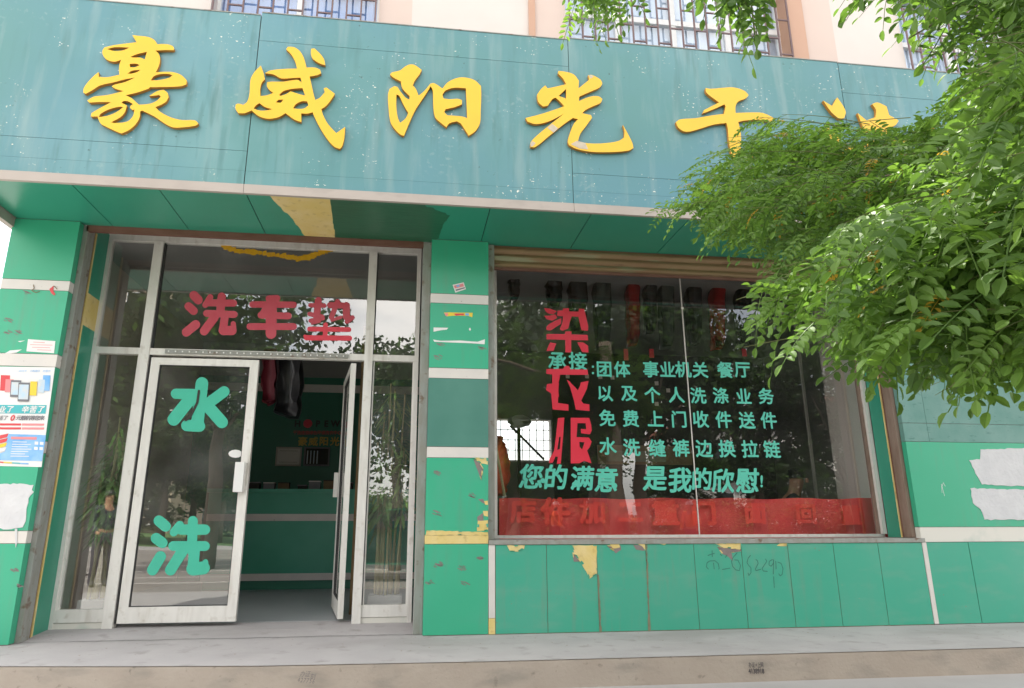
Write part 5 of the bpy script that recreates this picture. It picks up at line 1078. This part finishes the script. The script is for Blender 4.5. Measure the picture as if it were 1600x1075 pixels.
for i, px in enumerate((800, 930, 1060, 1190, 1320, 1450)):  # hedges added to keep bright house reflections off the red banner
    x = MIR(px, GW, -23.8); t = thing('hedge', 'added dark hedge blocking the white houses in the window reflection, %s from the left' % ('first', 'second', 'third', 'fourth', 'fifth', 'sixth')[i], 'hedge', (x, -23.8, -.2), 'added hedges')
    o = D.objects.new('foliage', cm[i % 3]); COL.objects.link(o); o.parent = t; o.scale = (1.15, .35, .62); o.location = (0, 0, -.25); o.rotation_euler = (0, 0, i % 2*math.pi)
def block(x0, x1, y, h, m, label, fl, nw, roof='roofred', dep=9):
    t = thing('apartment_building', label, 'building', ((x0+x1)/2, y, -.36)); box('wall', m, t, x0, x1, y-dep, y, -.36, h); box('roof', roof, t, x0-.4, x1+.4, y-dep-.4, y+.5, h, h+.35)
    for f_ in range(fl):
        z = .8+f_*(h-.5)/fl
        box('balcony', 'band', t, x0+.5, x1-.5, y+.002, y+.7, z-.35, z-.22)
        for i in range(nw):
            x = x0+(x1-x0)*(i+.5)/nw; w_ = (x1-x0)/nw*.32; wd = box('window', 'upper_frame', t, x-w_, x+w_, y+.003, y+.06, z, z+(h/fl)*.5); box('pane', 'dglass', wd, x-w_+.08, x+w_-.08, y+.062, y+.075, z+.08, z+(h/fl)*.5-.08)
block(MIR(262, GD, -52)-2, MIR(150, GD, -52)+7, -52, 30, 'bldg', 'tall tan apartment tower mirrored in the upper left pane', 10, 7) if MIR(262, GD, -52) < MIR(150, GD, -52) else block(MIR(100, GD, -52)-6, MIR(265, GD, -52), -52, 30, 'bldg', 'tall tan apartment tower mirrored in the upper left pane', 10, 7)
block(MIR(1110, GW, -33), MIR(1300, GW, -33), -33, 6.6, 'bldg2', 'low white house across the road mirrored in the right half of the window', 2, 4)
block(MIR(1310, GW, -38), MIR(1560, GW, -38), -38, 9, 'bldg2', 'taller white house standing behind and right of the low one', 3, 5)
block(MIR(780, GW, -36), MIR(960, GW, -36), -36, 4.8, 'bldg2', 'small white house with barred windows mirrored in the left half of the window', 1, 5)
# green car parked behind the photographer
cx = MIR(600, GD, -9)-.2; cy = -8.6
CR = thing('parked_car', 'green hatchback parked at the far side of the lane, mirrored beside the pillar', 'car', (cx, cy, -.36)); z0 = -.36
prof = [(-2.1, .35), (-2.12, .7), (-1.9, .86), (-1.1, .95), (-.55, 1.38), (.9, 1.42), (1.6, 1.05), (2.05, .98), (2.12, .6), (2.05, .3)]
MB().prism([[(cx+p[0], z0+p[1]) for p in reversed(prof)]], cy-.82, cy+.82).build('body', 'car', CR, bevel=.03)
for sy1, y_ in ((1, cy+.822), (-1, cy-.836)): MB().prism([[(cx+p[0], z0+p[1]) for p in reversed([(-1.0, .97), (-.52, 1.32), (.85, 1.35), (1.35, 1.02)])]], y_, y_+.014).build('side_window', 'dglass', CR)
for x in (-1.35, 1.35):
    for y_ in (cy-.78, cy+.78):
        b = MB(); b.tube([(cx+x, y_-.1, z0+.31), (cx+x, y_+.1, z0+.31)], .31, 18); wh = b.build('wheel', 'tyre', CR); b = MB(); b.tube([(cx+x, y_-.105, z0+.31), (cx+x, y_+.105, z0+.31)], .17, 12); b.build('rim', 'alu', wh)
for y_ in (cy-.6, cy+.6): box('headlight', 'white', CR, cx-2.14, cx-2.08, y_-.15, y_+.15, z0+.62, z0+.75)
# bare bush and pale wall left of the shop, seen in the gap at the left edge
BT = thing('bare_shrub', 'thin bare branches at the far left edge beside the pillar', 'shrub', (-4.1, .9, -.15)); rr = random.Random(8)
MB().tube([(-4.1, .9, -.16), (-4.05, .92, 1.2), (-3.9, .9, 2.3)], [.03, .022, .012], 6).build('stem', 'bark', BT)
for i in range(14):
    z = rr.uniform(.8, 2.3); x = -4.0; a = Vector((x, .9, z)); e_ = a+Vector((rr.uniform(.2, .8), rr.uniform(-.3, .2), rr.uniform(.1, .5))); MB().tube([a, a.lerp(e_, .5)+Vector((0, 0, .05)), e_], [.008, .005, .002], 4).build('branch', 'twig', BT)
